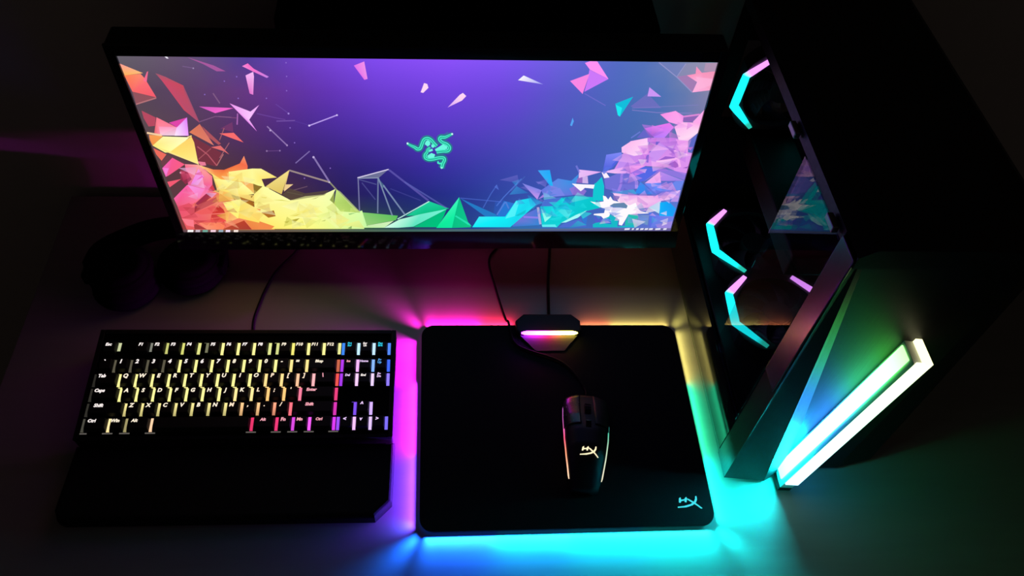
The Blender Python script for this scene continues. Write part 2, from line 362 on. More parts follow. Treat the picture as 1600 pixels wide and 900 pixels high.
# each row: opacity, number of corners, number of colours, colours, then corner positions in 1/9999 of the panel
SCREEN_SHAPES = [
(75,5,1,130,50,65,769,5960,1058,5359,1215,5034,1044,4214,751,4475),
(60,4,1,120,60,75,54,4469,234,4877,500,4398,82,4055),
(80,5,1,95,55,65,62,4206,540,4210,433,3049,56,2243,47,3711),
(100,3,3,255,160,150,255,190,120,255,180,90,0,9618,319,9178,5,9063),
(100,6,6,255,130,80,255,140,110,255,115,115,255,110,120,245,90,110,250,105,105,0,9063,274,9146,321,8903,329,8780,396,7997,31,8274),
(90,4,1,255,110,150,280,8810,389,9240,413,9271,326,8750),
(90,3,1,150,85,95,31,8274,396,7997,13,7634),
(90,4,1,190,120,125,13,7603,392,7934,392,7995,13,7665),
(100,8,8,150,90,110,170,90,110,205,80,115,200,75,95,165,80,110,175,80,110,205,75,95,205,75,105,518,9183,575,9124,667,9004,913,8594,991,6689,947,6824,787,7355,586,8818),
(80,4,1,165,80,110,913,8594,991,6689,967,6790,896,8295),
(85,5,1,195,75,100,64,7308,265,6946,197,6505,83,6469,53,6909),
(100,4,4,255,120,140,250,130,160,255,150,170,235,100,110,278,6963,567,6426,235,6005,141,6125),
(100,3,1,225,70,170,458,6680,794,6956,572,6426),
(90,4,4,255,150,190,250,160,200,255,225,250,255,210,230,260,6472,568,6443,715,5977,233,5987),
(100,4,4,225,120,250,240,160,255,255,235,255,250,190,250,801,6973,724,5977,478,5973,559,6408),
(95,4,4,255,160,90,255,170,80,250,150,70,245,110,80,35,6019,274,5953,27,5418,16,5738),
(95,4,1,245,110,95,24,5275,215,4914,85,4543,31,4912),
(90,4,1,255,215,170,4,6072,247,5936,263,6039,21,6175),
(100,5,5,255,250,170,255,255,200,255,250,150,255,255,150,255,235,120,272,5935,729,5889,317,5024,203,5023,27,5418),
(100,5,5,255,210,110,255,215,110,255,235,130,255,240,150,255,225,110,768,5942,783,5606,744,4661,738,4324,298,5060),
(95,4,4,255,235,130,255,235,130,255,235,150,255,200,130,27,5418,321,5061,738,4324,229,5060),
(90,4,1,255,220,140,696,5856,778,5945,776,6010,694,5921),
(100,3,3,225,125,90,215,115,95,225,125,110,755,6169,985,6621,1121,5432),
(80,4,1,190,90,95,1010,6519,1255,5541,1204,5469,1068,5894),
(100,4,1,230,110,110,1056,5341,1235,5433,1345,4925,1267,5107),
(55,3,1,130,60,110,1323,6386,1562,6733,1532,6181),
(100,4,1,250,110,110,1278,6107,1535,6153,1661,5618,1463,5864),
(100,3,3,205,90,190,250,100,205,245,100,205,1066,7542,1650,7472,1310,7200),
(100,5,5,240,150,240,250,195,255,240,160,250,250,195,255,235,130,240,1603,7716,1924,7295,2101,7645,1866,6857,1953,6229),
(70,6,1,190,95,170,1121,9945,1245,9831,1514,9572,1681,9306,1534,9302,1352,9627),
(100,6,6,250,140,220,250,110,200,250,115,205,200,130,230,200,130,230,250,115,205,1973,9555,2077,9693,2154,9440,2374,9065,2338,9002,2134,9303),
(100,5,5,250,175,245,250,190,250,250,185,250,235,130,215,225,110,200,1993,9116,2134,9294,2128,9074,2042,8162,1987,8225),
(100,4,1,235,230,245,748,9999,794,9999,816,9878,785,9877),
(100,4,4,225,110,235,245,145,235,240,140,235,235,110,235,3820,9638,4000,9838,4024,9000,3968,8952),
(100,5,1,255,215,245,4913,8357,4980,8821,5034,8775,5051,8585,4957,8326),
(100,5,5,215,160,250,255,215,245,255,220,248,255,215,245,255,210,240,5374,7580,5591,8244,5646,8342,5704,8181,5629,7950),
(100,3,3,250,240,255,245,245,255,150,150,245,6595,9004,6686,9241,7037,8809),
(60,3,1,120,130,190,8982,9939,9452,9906,9358,9234),
(60,5,1,150,145,180,9452,9906,9999,9968,9999,9503,9673,9400,9358,9234),
(95,4,1,165,125,180,9351,9249,9693,8469,9729,8989,9523,9333),
(100,8,8,255,140,190,250,150,190,245,145,195,250,150,190,245,150,185,250,165,205,255,170,225,255,180,225,9523,9323,9670,9404,9649,9768,9774,9458,9999,9540,9999,8579,9696,8465,9733,8993),
(80,5,1,255,180,220,9687,9250,9999,9157,9999,8844,9695,8476,9775,8942),
(50,4,1,200,150,180,9794,9937,9999,9943,9999,9515,9802,9535),
(90,4,1,150,150,205,8978,9920,9348,9214,9356,9253,8987,9957),
(90,4,1,150,150,205,9347,9216,9688,8451,9698,8488,9357,9251),
(90,4,1,150,150,200,9446,9903,9348,9277,9362,9254,9461,9880),
(100,5,1,255,145,245,7715,9877,7798,9963,7923,9957,8163,9108,7816,9556),
(100,4,1,205,120,250,7807,9555,8163,9108,7772,8447,7803,9047),
(100,3,1,250,135,230,7498,8988,7820,9354,7747,8340),
(60,4,1,125,115,215,7779,8338,8186,7717,8192,7761,7785,8380),
(100,4,1,20,190,220,8357,7843,8655,8217,8484,7155,8440,7238),
(100,4,1,30,235,245,8370,7789,8495,7627,8484,7155,8440,7238),
(100,4,1,85,165,245,7596,6658,7625,7083,7655,6887,7632,6619),
(50,5,1,130,110,200,8642,7715,8926,8451,8969,8222,9209,7625,8720,7615),
(100,3,1,205,150,245,8910,8711,9158,8228,8910,8244),
(70,4,1,140,130,205,8683,7489,9150,7361,9147,7409,8681,7536),
(70,4,1,140,130,205,9151,7361,9800,7339,9795,7387,9147,7409),
(50,4,1,140,130,205,8675,7597,9870,7791,9866,7824,8672,7631),
(100,5,5,240,120,245,235,120,240,225,125,240,190,130,255,180,120,250,8984,6517,9421,6826,9524,6591,9398,5986,9198,6001),
(90,13,13,205,130,235,205,130,235,205,130,235,205,130,235,230,150,245,230,150,245,230,150,245,230,150,245,230,150,245,230,150,245,230,150,245,230,150,245,230,150,245,8765,5785,9088,5991,9398,5995,9607,5976,9860,5822,9915,5139,9999,5094,9999,3859,9979,3761,9562,4242,9158,4311,8935,3852,8544,3947),
(90,4,4,190,140,240,215,140,235,200,140,240,190,145,245,8660,5034,9100,4992,8851,4332,8610,4092),
(100,6,6,255,200,245,255,190,240,255,205,250,255,220,250,255,215,250,250,190,245,8623,5423,8780,5786,9075,5968,9154,5062,8895,4920,8647,5117),
(100,5,5,250,140,230,255,160,235,245,140,235,250,170,240,250,160,240,9212,7291,9480,7484,9651,7214,9686,6658,9410,6869),
(80,4,1,240,140,225,9630,7214,9933,7346,9957,7262,9667,7130),
(80,4,1,150,95,185,9653,7130,9916,7241,9838,6877,9660,6916),
(100,3,1,255,170,235,9999,7537,9999,6270,9851,6898),
(100,6,6,255,190,245,255,180,240,255,165,230,255,220,245,250,190,240,255,215,245,9530,6612,9664,6874,9999,6836,9999,6270,9860,5822,9682,5820),
(60,3,1,150,100,195,9524,6591,9507,6085,9412,6004),
(80,4,1,240,160,240,9613,5909,9860,5822,9915,5139,9766,5276),
(95,3,1,105,95,205,9108,5759,9330,5761,9174,5085),
(95,3,1,165,110,215,9425,5546,9671,5321,9665,4998),
(95,3,1,150,95,200,9725,5230,9884,5000,9817,4766),
(95,4,1,155,95,205,9348,4573,9500,4903,9686,4858,9695,4765),
(95,4,1,165,95,200,9564,4385,9709,4624,9831,4316,9751,4195),
(95,4,1,95,105,200,9870,5800,9999,6248,9999,5187,9928,5163),
(95,4,1,120,100,210,9109,4969,9175,4993,9200,4525,9162,4524),
(95,3,1,165,125,225,8849,4356,9104,4759,9111,4500),
(95,3,1,150,90,190,9897,4197,9999,4293,9984,4173),
(70,5,1,200,150,245,9174,5085,9334,5725,9517,5365,9348,4573,9261,4525),
(80,4,1,250,180,245,9625,5246,9731,4783,9772,4841,9666,5303),
(80,4,1,250,180,245,9728,4799,9815,4231,9862,4257,9775,4825),
(80,4,1,255,190,245,9356,4516,9706,4684,9689,4798,9340,4630),
(80,4,1,255,190,245,9710,4688,9922,4994,9897,5099,9685,4794),
(100,5,5,120,130,245,130,140,250,110,120,245,80,100,225,75,95,220,8357,4984,8638,5135,8667,4941,8500,4139,8347,4042),
(90,4,1,80,100,225,8666,4964,8663,4802,8502,4115,8510,4424),
(85,6,1,120,115,220,8403,3476,8694,3917,8944,3870,9086,2881,8725,2677,8460,2879),
(100,5,1,85,105,230,8882,3869,9127,4256,9472,4163,9228,3431,9129,3306),
(80,5,1,150,120,230,9472,4163,9999,3876,9999,3434,9474,3970,9178,3282),
(80,4,1,165,130,235,8703,3879,8727,3142,8780,3120,8754,3858),
(80,4,1,165,130,235,8728,3163,8703,2761,8755,2695,8779,3098),
(80,4,1,185,150,245,8895,3766,9023,3324,9067,3437,8939,3876),
(80,4,1,185,150,245,9013,3380,9054,2881,9118,2881,9077,3381),
(100,3,3,235,190,250,230,170,245,230,190,245,7879,4080,8323,3939,7896,3533),
(80,4,1,225,190,245,7968,3621,8065,3671,8101,3203,7984,3228),
(70,4,1,170,110,200,7858,3523,7968,3621,7984,3228,7826,3277),
(100,5,5,235,190,250,235,165,245,255,160,235,215,150,245,245,190,245,8340,3939,8745,4253,9149,4352,8884,3845,8592,3844),
(80,3,1,140,120,220,8672,4013,8768,4158,8827,3990),
(100,4,1,255,240,255,8327,3915,8420,3891,8502,3599,8399,3535),
(100,3,3,245,175,235,240,170,245,235,175,245,9467,3970,9550,3223,9221,3232),
(100,3,3,190,140,240,150,130,235,175,130,235,9471,3970,9999,3384,9536,3382),
(100,4,1,80,110,210,9543,3308,9829,3344,9790,2933,9589,2882),
(100,4,1,105,140,250,9223,3207,9547,3258,9616,2679,9479,2525),
(80,5,1,110,140,245,9827,3359,9997,3384,9963,2781,9610,2653,9597,2882),
(100,3,3,60,140,240,60,130,235,50,140,240,9129,3306,9504,2515,9072,2566),
(90,3,1,50,110,215,9178,3282,9511,2525,9448,2525),
(80,4,1,70,165,225,8569,2652,9027,2830,9115,2525,8752,2525),
(100,10,10,250,200,245,240,175,240,240,165,235,245,170,230,225,190,250,230,200,250,240,180,240,235,170,235,250,200,240,255,225,245,8620,2601,9123,2422,9505,2412,9613,2628,9978,2781,9874,2215,9633,2059,9415,1612,9134,1506,8774,2008),
(90,4,1,190,150,235,9869,2267,9978,2781,9991,2006,9830,2007),
(70,4,1,215,150,225,9126,2396,9395,1850,9372,1744,9157,2008),
(100,3,3,180,215,240,210,215,245,190,225,245,9415,1612,9638,2085,9666,1199),
(100,5,5,20,180,250,20,160,245,40,150,245,30,160,250,20,180,255,9626,1955,9796,2033,9997,1530,9970,964,9687,1020),
(100,5,5,80,120,230,110,125,240,120,130,230,120,130,220,90,110,225,9449,1318,9684,1047,9992,991,9999,48,9535,220),
(70,4,1,170,140,225,9648,443,9991,662,9997,76,9701,219),
(100,8,1,25,185,200,8536,835,8675,1160,8845,834,8853,282,9252,446,9270,223,8347,230,8332,452),
(100,5,1,40,190,180,8998,641,9040,1158,9247,1103,9252,446,9011,364),
(80,3,1,130,110,190,9119,667,9233,886,9247,501),
(100,4,4,110,150,200,120,140,210,110,150,200,120,140,210,9231,1103,9467,1102,9488,388,9276,556),
(100,4,1,45,125,215,8556,781,8662,889,8726,449,8591,506),
(100,4,1,80,95,205,8314,1000,8511,955,8526,616,8391,562),
(100,5,1,20,200,215,8243,2113,8212,3079,8347,3623,8426,3030,8465,2112),
(100,3,3,120,130,225,130,135,235,205,150,240,6799,3224,7194,2776,7127,2165),
(90,3,1,170,130,230,7134,2165,7298,2701,7282,2370),
(90,6,6,110,120,230,90,140,235,60,150,235,60,150,230,100,120,225,120,130,225,7186,2776,7490,3521,7759,3375,7887,3815,7826,2447,7270,2294),
(80,5,1,150,115,215,7740,2878,7897,3128,8092,2727,8046,2447,7825,2473),
(80,4,1,125,135,235,7297,2726,7551,2928,7671,2422,7254,2294),
(100,4,4,60,170,250,35,170,250,30,185,250,40,160,245,7084,4027,7315,4052,7409,3052,7352,3052),
(70,4,1,80,120,220,7273,2217,7614,2319,7487,1696,7216,1723),
(100,12,12,20,205,220,20,205,220,20,205,220,20,205,220,20,205,220,10,200,205,10,200,205,10,200,205,20,210,215,20,210,215,20,210,215,20,210,215,7202,1697,7454,1723,7615,2294,7799,1800,7876,2396,8243,2319,8432,1615,8143,1377,7994,893,7671,567,7590,236,7275,350),
(70,4,1,15,175,205,7615,2294,7876,2396,7900,1695,7764,1853),
(70,5,1,30,230,240,7431,1538,7707,1748,7921,1324,7810,1002,7488,1004),
(100,5,1,20,200,210,8219,3179,8354,3476,8454,2473,8450,2060,8256,2113),
(90,4,1,80,110,210,7738,539,8046,838,8209,287,7623,236),
(90,3,1,50,120,215,8059,892,8198,1000,8189,342),
(100,5,1,150,255,240,7221,1539,7256,1459,7346,961,7448,1004,7329,613),
(100,5,1,170,250,250,7671,567,7950,1109,8164,1430,8007,947,7768,594),
(90,4,1,100,240,245,7272,432,7547,447,7589,264,7287,266),
(70,4,1,200,190,240,7131,1637,7212,452,7264,468,7182,1652),
(100,6,1,250,245,255,7777,3202,8004,3153,8230,3129,8223,2879,8048,2929,7976,2702),
(80,4,4,130,120,225,90,120,225,50,140,220,70,120,215,6724,846,7129,1539,7224,405,6661,299),
(80,4,1,150,130,240,6881,914,7188,858,7185,991,6878,1046),
(100,31,1,255,250,255,8200,2035,8316,1967,8470,2034,8436,2422,8495,2371,8556,2164,8589,2371,8655,2112,8774,2008,9016,1772,9130,1955,9204,1533,9274,1372,9457,1221,9225,1184,9033,1147,8996,778,8966,531,8945,365,8876,421,8865,779,8752,997,8655,1214,8638,998,8536,835,8474,1026,8315,1108,8318,1188,8524,1241,8528,1535,8399,1668),
(100,7,1,100,135,175,8610,1746,8686,1904,8890,1956,8978,1745,8968,1560,8836,1614,8691,1614),
(90,4,1,130,110,190,8631,2448,8779,2371,8763,2164,8683,2060),
(85,4,1,35,130,205,5593,2241,6305,1171,6362,996,6115,975),
(90,5,1,40,120,215,6332,1127,6462,2072,6672,1903,6597,994,6362,996),
(50,4,1,45,90,190,6285,1988,6459,2157,6358,1127,6265,1215),
(60,4,1,80,110,215,5592,2233,6142,2065,6142,2123,5593,2291),
(60,4,1,80,110,215,6142,2065,6412,1980,6412,2039,6142,2123),
(80,4,1,90,130,220,6345,1100,6490,1919,6466,1972,6320,1155),
(80,4,1,90,130,220,6486,1904,6510,1946,6495,2030,6470,1987),
(80,4,1,90,130,220,6490,1971,6554,1543,6579,1578,6515,2005),
(70,4,1,85,125,225,6325,1712,6462,2304,6447,2345,6309,1754),
(70,4,1,85,125,225,6462,2302,6789,3488,6774,3530,6447,2347),
(60,4,1,80,115,215,6058,1589,6204,2517,6187,2548,6041,1622),
(60,4,1,80,115,215,6203,2514,6315,3088,6299,3123,6187,2550),
(70,3,1,85,115,215,6260,2984,6306,3146,6353,2780),
(100,7,7,60,240,250,20,240,250,30,225,245,30,215,240,30,230,245,20,220,240,20,240,250,5971,1006,6505,1004,6704,2081,6992,2262,7113,1817,6619,258,5837,264),
(60,4,1,100,250,255,6704,2081,6762,1903,6700,1038,6509,863),
(80,4,1,20,190,205,6712,1082,6919,1473,6903,1212,6765,1038),
(100,5,5,10,190,135,15,200,140,20,195,130,10,190,130,10,195,135,5573,2304,5748,645,5813,264,5419,222,5477,1044),
(100,4,4,60,250,190,20,240,165,20,230,160,10,235,150,5573,2324,5477,1044,5419,222,5097,225),
(90,5,1,40,230,180,5477,1044,5509,1088,5769,556,5825,332,5745,444),
(100,4,4,30,210,160,15,195,135,10,190,130,30,200,150,4978,2046,5370,1564,4806,1106,4497,1066),
(100,4,4,0,190,125,10,200,140,0,195,125,10,185,125,5319,1536,5253,1016,5117,277,4628,281),
(100,6,6,120,245,215,90,230,190,150,245,225,215,255,235,190,250,215,110,235,205,5319,1524,4628,311,4315,242,4037,244,4357,816,4806,1193),
(90,4,1,190,245,230,4327,815,4641,1393,4632,1454,4318,876),
(90,4,1,190,245,230,4641,1393,4983,2017,4973,2075,4632,1454),
(100,4,4,130,200,110,90,195,95,100,195,95,150,205,120,3625,1313,4335,1079,4288,776,3686,408),
(100,4,4,205,250,170,200,250,165,230,255,160,240,255,160,3633,1439,3694,247,3242,250,3268,1026),
(100,4,4,200,235,170,215,240,190,200,245,180,190,240,160,3698,408,4244,729,4037,244,3673,247),
(70,3,1,125,130,160,3628,3550,4229,4058,4034,3552),
(60,3,1,90,130,150,4010,3562,4138,3032,4087,2898),
(90,4,1,225,215,245,3630,3520,4239,4043,4235,4103,3627,3581),
(90,4,1,150,160,185,3627,3491,4033,3525,4034,3580,3628,3546),
(90,4,1,120,120,165,3629,3534,3569,1399,3594,1399,3653,3535),
(50,4,1,100,105,165,3638,3425,3973,3108,3980,3170,3645,3486),
(50,4,1,90,90,160,3692,3223,3913,2136,3932,2181,3711,3266),
(80,4,1,120,135,170,4008,3538,3924,1256,3950,1252,4033,3534),
(80,4,1,130,150,180,4012,3523,4210,1065,4237,1094,4038,3550),
(80,4,1,130,150,185,4094,3058,4468,1107,4494,1166,4119,3113),
(60,4,1,105,95,185,4225,4013,4949,2053,4973,2151,4249,4103),
(60,4,1,95,100,185,4511,3260,5311,1550,5327,1636,4528,3341),
(50,4,1,75,75,160,4231,2843,4806,2073,4814,2131,4238,2899),
(100,9,9,250,95,150,240,85,120,235,80,100,235,95,95,240,110,90,250,150,75,250,160,80,245,160,90,240,120,90,50,2243,64,1706,61,899,76,133,798,127,1359,122,1820,118,1825,1234,886,2730),
(100,6,6,255,100,170,255,95,170,245,150,235,255,130,180,255,110,140,240,95,130,53,2243,389,3088,809,3247,762,2690,402,1913,71,1781),
(75,4,4,245,165,250,250,175,255,250,140,220,250,130,190,401,3088,649,3325,760,3089,526,2202),
(100,5,5,155,50,85,165,45,80,180,50,75,170,60,65,165,55,60,411,1872,718,2601,866,2480,708,2202,349,1305),
(90,4,1,195,80,85,468,1830,865,2325,866,2037,361,1326),
(100,4,1,215,65,80,775,3049,868,3228,886,2730,759,2790),
(80,4,1,250,110,110,757,2770,893,2670,872,2480,718,2601),
(100,4,1,240,95,95,349,1305,857,1933,676,1239,459,1176),
(100,3,3,185,45,45,205,60,50,215,60,55,850,1808,986,1302,676,1239),
(100,4,4,205,60,50,220,75,60,245,85,80,240,75,75,664,1175,938,1217,893,677,593,670),
(90,4,1,250,110,95,633,853,919,981,922,1067,637,939),
(100,4,4,250,140,90,255,200,120,255,190,110,250,150,90,910,1829,1164,928,899,590,940,1238),
(100,5,5,255,130,110,255,140,100,255,135,90,255,130,90,250,150,120,336,637,587,636,888,612,800,149,470,152),
(100,4,1,165,60,60,247,485,303,541,472,174,232,176),
(100,4,4,185,75,50,190,65,45,170,60,50,220,100,60,804,193,1265,771,1367,144,799,140),
(100,4,4,240,140,70,250,160,80,245,150,80,240,130,70,1291,771,1628,716,1820,131,1366,135),
(100,4,1,255,125,140,56,921,277,812,239,331,105,442),
(60,5,1,220,70,90,74,1685,308,1955,362,1747,196,1411,60,1412),
(100,5,5,245,100,190,250,90,150,250,95,130,245,90,140,240,100,180,47,4112,300,4731,483,4341,114,3673,53,3595),
(70,3,1,250,140,230,66,4131,169,4113,67,3672),
(100,3,1,245,90,115,45,3284,323,3461,53,2948),
(100,7,7,250,130,160,255,170,160,255,130,140,250,105,150,250,120,190,230,90,150,245,90,130,485,4360,738,4324,914,3638,871,3129,745,2770,413,3088,471,4096),
(80,5,1,150,45,75,341,3828,476,4020,517,3442,369,3127,315,3441),
(85,4,4,250,150,230,245,150,250,245,155,250,245,140,240,706,4097,756,3599,592,3089,465,3128),
(70,3,1,235,90,180,597,3403,728,3676,765,3560),
(90,4,1,245,130,160,733,4530,867,4476,869,4288,768,4268),
(90,6,1,240,160,190,373,3847,359,3794,340,3794,335,3847,350,3900,369,3900),
(100,8,8,255,215,140,245,130,80,240,110,60,245,110,70,250,150,110,245,110,80,250,150,70,255,170,80,726,4324,971,4042,1170,4024,1493,4406,1607,4854,1623,4256,1531,3289,1005,3444),
(100,8,8,255,245,150,255,250,155,255,245,150,250,225,120,255,235,120,255,250,150,255,250,150,255,230,110,1243,3910,1695,4104,1860,4098,2113,3566,1819,3467,1841,2973,1628,3131,1202,3367),
(90,4,4,255,235,120,255,225,110,255,215,115,255,195,110,927,3793,1064,3444,1579,3289,923,2730),
(100,6,6,255,240,130,255,255,165,255,255,170,255,245,140,255,230,120,255,225,110,937,3483,1181,3406,1444,3249,1612,2529,1260,2386,974,2770),
(100,3,3,250,180,100,245,175,95,250,190,95,1403,3348,1637,3171,1608,2569),
(100,3,1,145,115,45,1638,3179,1787,2973,1613,2549),
(100,4,4,250,190,95,255,205,110,250,190,95,245,175,90,962,2770,1166,2589,1217,2140,882,2016),
(90,4,4,255,220,120,255,225,120,255,220,110,255,215,120,1164,2569,1594,2447,1656,1911,1295,2366),
(100,3,1,165,105,40,1155,2528,1246,2202,1192,2132),
(100,4,4,185,120,45,150,85,30,170,105,35,190,130,50,1284,2386,1625,1911,1493,1694,1350,2119),
(100,4,4,255,240,140,255,250,130,255,245,120,255,225,120,959,1975,1326,2201,1161,893,998,1451),
(100,5,5,250,225,110,255,230,130,250,220,110,255,225,100,255,220,100,1317,2160,1562,1618,1771,976,1738,452,1171,936),
(100,5,5,255,240,130,255,250,150,255,255,160,255,245,140,255,245,140,1598,2508,1802,3013,1918,2933,1823,1405,1537,1618),
(100,3,1,150,110,40,1521,2366,1580,2427,1533,2275),
(100,14,14,255,245,150,255,255,165,255,255,170,250,255,170,250,255,175,245,255,175,240,255,170,235,255,165,215,255,170,210,250,160,255,250,130,255,235,110,255,235,120,255,245,140,1740,2812,1838,3013,2275,2118,2572,2386,2922,2489,3183,2855,3045,2159,3205,1400,3634,1356,3628,169,2465,179,1760,185,1559,629,1667,1702),
(100,4,4,185,120,45,165,95,30,175,100,35,180,110,40,1642,1321,1900,1447,1908,1062,1757,955),
(100,4,1,245,140,75,1565,717,1834,363,1760,185,1491,188),
(90,3,1,215,200,70,2217,1060,2415,1232,2333,1103),
(90,3,1,170,155,40,2203,800,2375,930,2257,624),
(90,3,1,205,190,80,2043,670,2163,757,2102,581),
(90,4,1,225,215,90,1722,2345,1831,2325,1813,2242,1730,2284),
(90,3,1,220,215,100,1930,2139,2104,2160,2270,2035),
(90,3,1,160,165,70,2907,905,3015,1056,2957,883),
(80,3,1,195,205,110,2784,709,2892,840,2861,708),
(100,3,1,150,150,80,2674,2180,2869,2386,2763,2242),
(100,3,1,150,165,80,3032,2138,3151,2652,3098,1909),
(100,5,5,200,230,130,170,205,100,165,205,95,190,220,110,185,220,110,3194,2835,3390,2034,3594,1291,3204,1379,3103,1888),
(50,4,1,205,220,150,3194,2835,3263,2693,3607,1291,3507,1356),
(80,3,1,130,190,110,3351,1228,3518,1292,3374,1141),
(80,3,1,120,160,80,3293,217,3389,395,3369,172),
(100,3,3,245,225,140,225,195,95,235,210,115,2375,4025,2126,2509,1859,3005),
(100,3,1,240,205,145,2239,3133,2391,3146,2185,2684),
(90,4,1,235,200,130,2364,4020,2181,2780,2195,2765,2378,4006),
(90,4,1,165,145,140,2369,3954,3082,3226,3095,3325,2384,4049),
(90,4,1,140,120,180,2857,4784,3073,3247,3104,3303,2887,4837),
(90,4,1,150,150,120,3077,3247,3182,2786,3205,2844,3100,3304),
(90,6,1,200,180,230,2894,4792,2880,4731,2857,4731,2849,4792,2863,4853,2885,4854),
(90,6,1,210,200,210,3101,3275,3090,3224,3071,3224,3064,3275,3075,3327,3094,3327),
(90,4,1,130,110,175,2523,4408,2828,5119,2817,5167,2513,4458),
(70,4,1,120,90,110,2372,2748,2652,2990,2651,3040,2370,2798),
(60,4,1,115,110,90,2239,2625,2523,2422,2529,2474,2245,2677),
(60,6,1,95,80,55,2135,2488,2304,2894,2581,2570,3057,2774,2945,2448,2312,2118),
(33,3,3,255,150,210,255,150,210,215,110,170,467,2667,422,2354,304,2679),
(31,3,3,250,120,170,250,120,170,210,80,130,873,3917,736,3987,841,4120),
(25,3,3,240,90,130,240,90,130,200,50,90,876,2373,706,2262,798,2658),
(28,3,3,255,190,235,255,190,235,215,150,195,687,3190,786,2933,608,2933),
(40,3,3,240,90,130,240,90,130,200,50,90,353,3953,552,3655,355,3350),
(58,3,3,240,90,130,240,90,130,200,50,90,753,3940,732,3685,593,3763),
(53,3,3,250,120,170,250,120,170,210,80,130,376,2543,244,2606,358,2886),
(38,3,3,255,190,235,255,190,235,215,150,195,329,2369,546,2612,492,2166),
(57,3,3,255,190,235,255,190,235,215,150,195,902,2583,779,2281,675,2628),
(27,3,3,250,120,170,250,120,170,210,80,130,364,3010,473,3301,578,3033),
(51,3,3,255,190,235,255,190,235,215,150,195,598,3689,347,4125,691,4201),
(40,3,3,240,90,130,240,90,130,200,50,90,472,3905,366,3763,369,4029),
(50,3,3,255,190,235,255,190,235,215,150,195,730,3582,699,2877,445,3076),
(44,3,3,250,120,170,250,120,170,210,80,130,857,2662,643,2508,752,3100),
(34,3,3,190,60,70,190,60,70,150,20,30,649,1107,880,1180,687,547),
(30,3,3,230,80,80,230,80,80,190,40,40,842,1773,735,1209,618,1593),
(26,3,3,255,130,110,255,130,110,215,90,70,751,216,556,806,818,802),
(34,3,3,255,170,130,255,170,130,215,130,90,868,2095,857,1623,721,1804),
(40,3,3,255,170,130,255,170,130,215,130,90,842,1876,939,2094,1047,1899),
(55,3,3,230,80,80,230,80,80,190,40,40,876,343,780,587,868,736),
(35,3,3,230,80,80,230,80,80,190,40,40,545,697,705,922,712,570),
(29,3,3,255,130,110,255,130,110,215,90,70,819,1430,703,1365,736,1730),
(49,3,3,190,60,70,190,60,70,150,20,30,528,780,333,539,273,789),
(34,3,3,190,60,70,190,60,70,150,20,30,347,1318,383,988,29,910),
(53,3,3,255,170,130,255,170,130,215,130,90,1119,215,855,686,1022,822),
(36,3,3,230,80,80,230,80,80,190,40,40,701,907,501,427,376,708),
(47,3,3,190,60,70,190,60,70,150,20,30,265,1114,160,1684,503,1618),
(52,3,3,190,60,70,190,60,70,150,20,30,1134,1606,1183,1299,962,1403),
(27,3,3,230,80,80,230,80,80,190,40,40,650,794,644,443,542,439),
(52,3,3,255,130,110,255,130,110,215,90,70,466,1772,341,1695,416,2001),
(30,3,3,255,250,190,255,250,190,215,210,150,1145,2863,913,2836,1061,3178),
(31,3,3,255,250,190,255,250,190,215,210,150,1335,3165,1295,2440,1087,2817),
(34,3,3,215,150,60,215,150,60,175,110,20,1361,2916,1054,2774,1383,3504),
(27,3,3,255,235,140,255,235,140,215,195,100,1139,3606,1589,3464,1312,2828),
(26,3,3,255,200,100,255,200,100,215,160,60,1448,3338,1287,3583,1491,3885),
(28,3,3,255,235,140,255,235,140,215,195,100,1292,1731,1098,1296,988,1578),
(43,3,3,255,235,140,255,235,140,215,195,100,1770,2541,1966,2054,1529,1893),
(59,3,3,255,235,140,255,235,140,215,195,100,1778,1700,1547,1623,1659,2041),
(25,3,3,255,250,190,255,250,190,215,210,150,1113,1833,1142,1634,930,1621),
(28,3,3,255,235,140,255,235,140,215,195,100,1726,2534,1489,2593,1609,2830),
(29,3,3,255,250,190,255,250,190,215,210,150,1115,2211,1474,2114,1238,1711),
(33,3,3,215,150,60,215,150,60,175,110,20,750,1995,965,2549,1137,1998),
(59,3,3,255,235,140,255,235,140,215,195,100,1514,1681,1336,1065,1194,1368),
(40,3,3,255,250,190,255,250,190,215,210,150,1917,1117,1538,1374,1819,1679),
(39,3,3,255,235,140,255,235,140,215,195,100,999,2506,836,2701,1109,3040),
(58,3,3,255,200,100,255,200,100,215,160,60,1045,1392,934,731,757,1123),
(32,3,3,255,200,100,255,200,100,215,160,60,1539,756,1413,1230,1729,1306),
(34,3,3,255,235,140,255,235,140,215,195,100,1199,3604,1206,3867,1284,3769),
(34,3,3,215,150,60,215,150,60,175,110,20,1848,1913,1826,1322,1590,1671),
(30,3,3,255,250,190,255,250,190,215,210,150,1478,3045,1487,3635,1702,3426),
(59,3,3,255,235,140,255,235,140,215,195,100,1286,2878,1333,2034,1008,2464),
(40,3,3,255,250,190,255,250,190,215,210,150,1082,3649,1350,3612,1183,3249),
(26,3,3,255,200,100,255,200,100,215,160,60,1009,2353,858,2171,885,2487),
(46,3,3,255,235,140,255,235,140,215,195,100,1382,932,1164,1371,1501,1339),
(27,3,3,235,250,140,235,250,140,195,210,100,3295,1536,3207,1008,3085,1388),
(29,3,3,200,200,80,200,200,80,160,160,40,2421,750,2440,401,2213,429),
(28,3,3,235,250,140,235,250,140,195,210,100,3119,1263,2964,1004,2958,1646),
(28,3,3,255,240,120,255,240,120,215,200,80,2538,1934,2815,1662,2597,1128),
(31,3,3,255,255,190,255,255,190,215,215,150,2442,443,2415,1293,2618,888),
(48,3,3,255,240,120,255,240,120,215,200,80,2668,1374,2342,1291,2420,1934),
(34,3,3,200,200,80,200,200,80,160,160,40,2935,1657,3129,2043,3144,1128),
(25,3,3,255,255,190,255,255,190,215,215,150,3079,197,2838,989,3350,869),
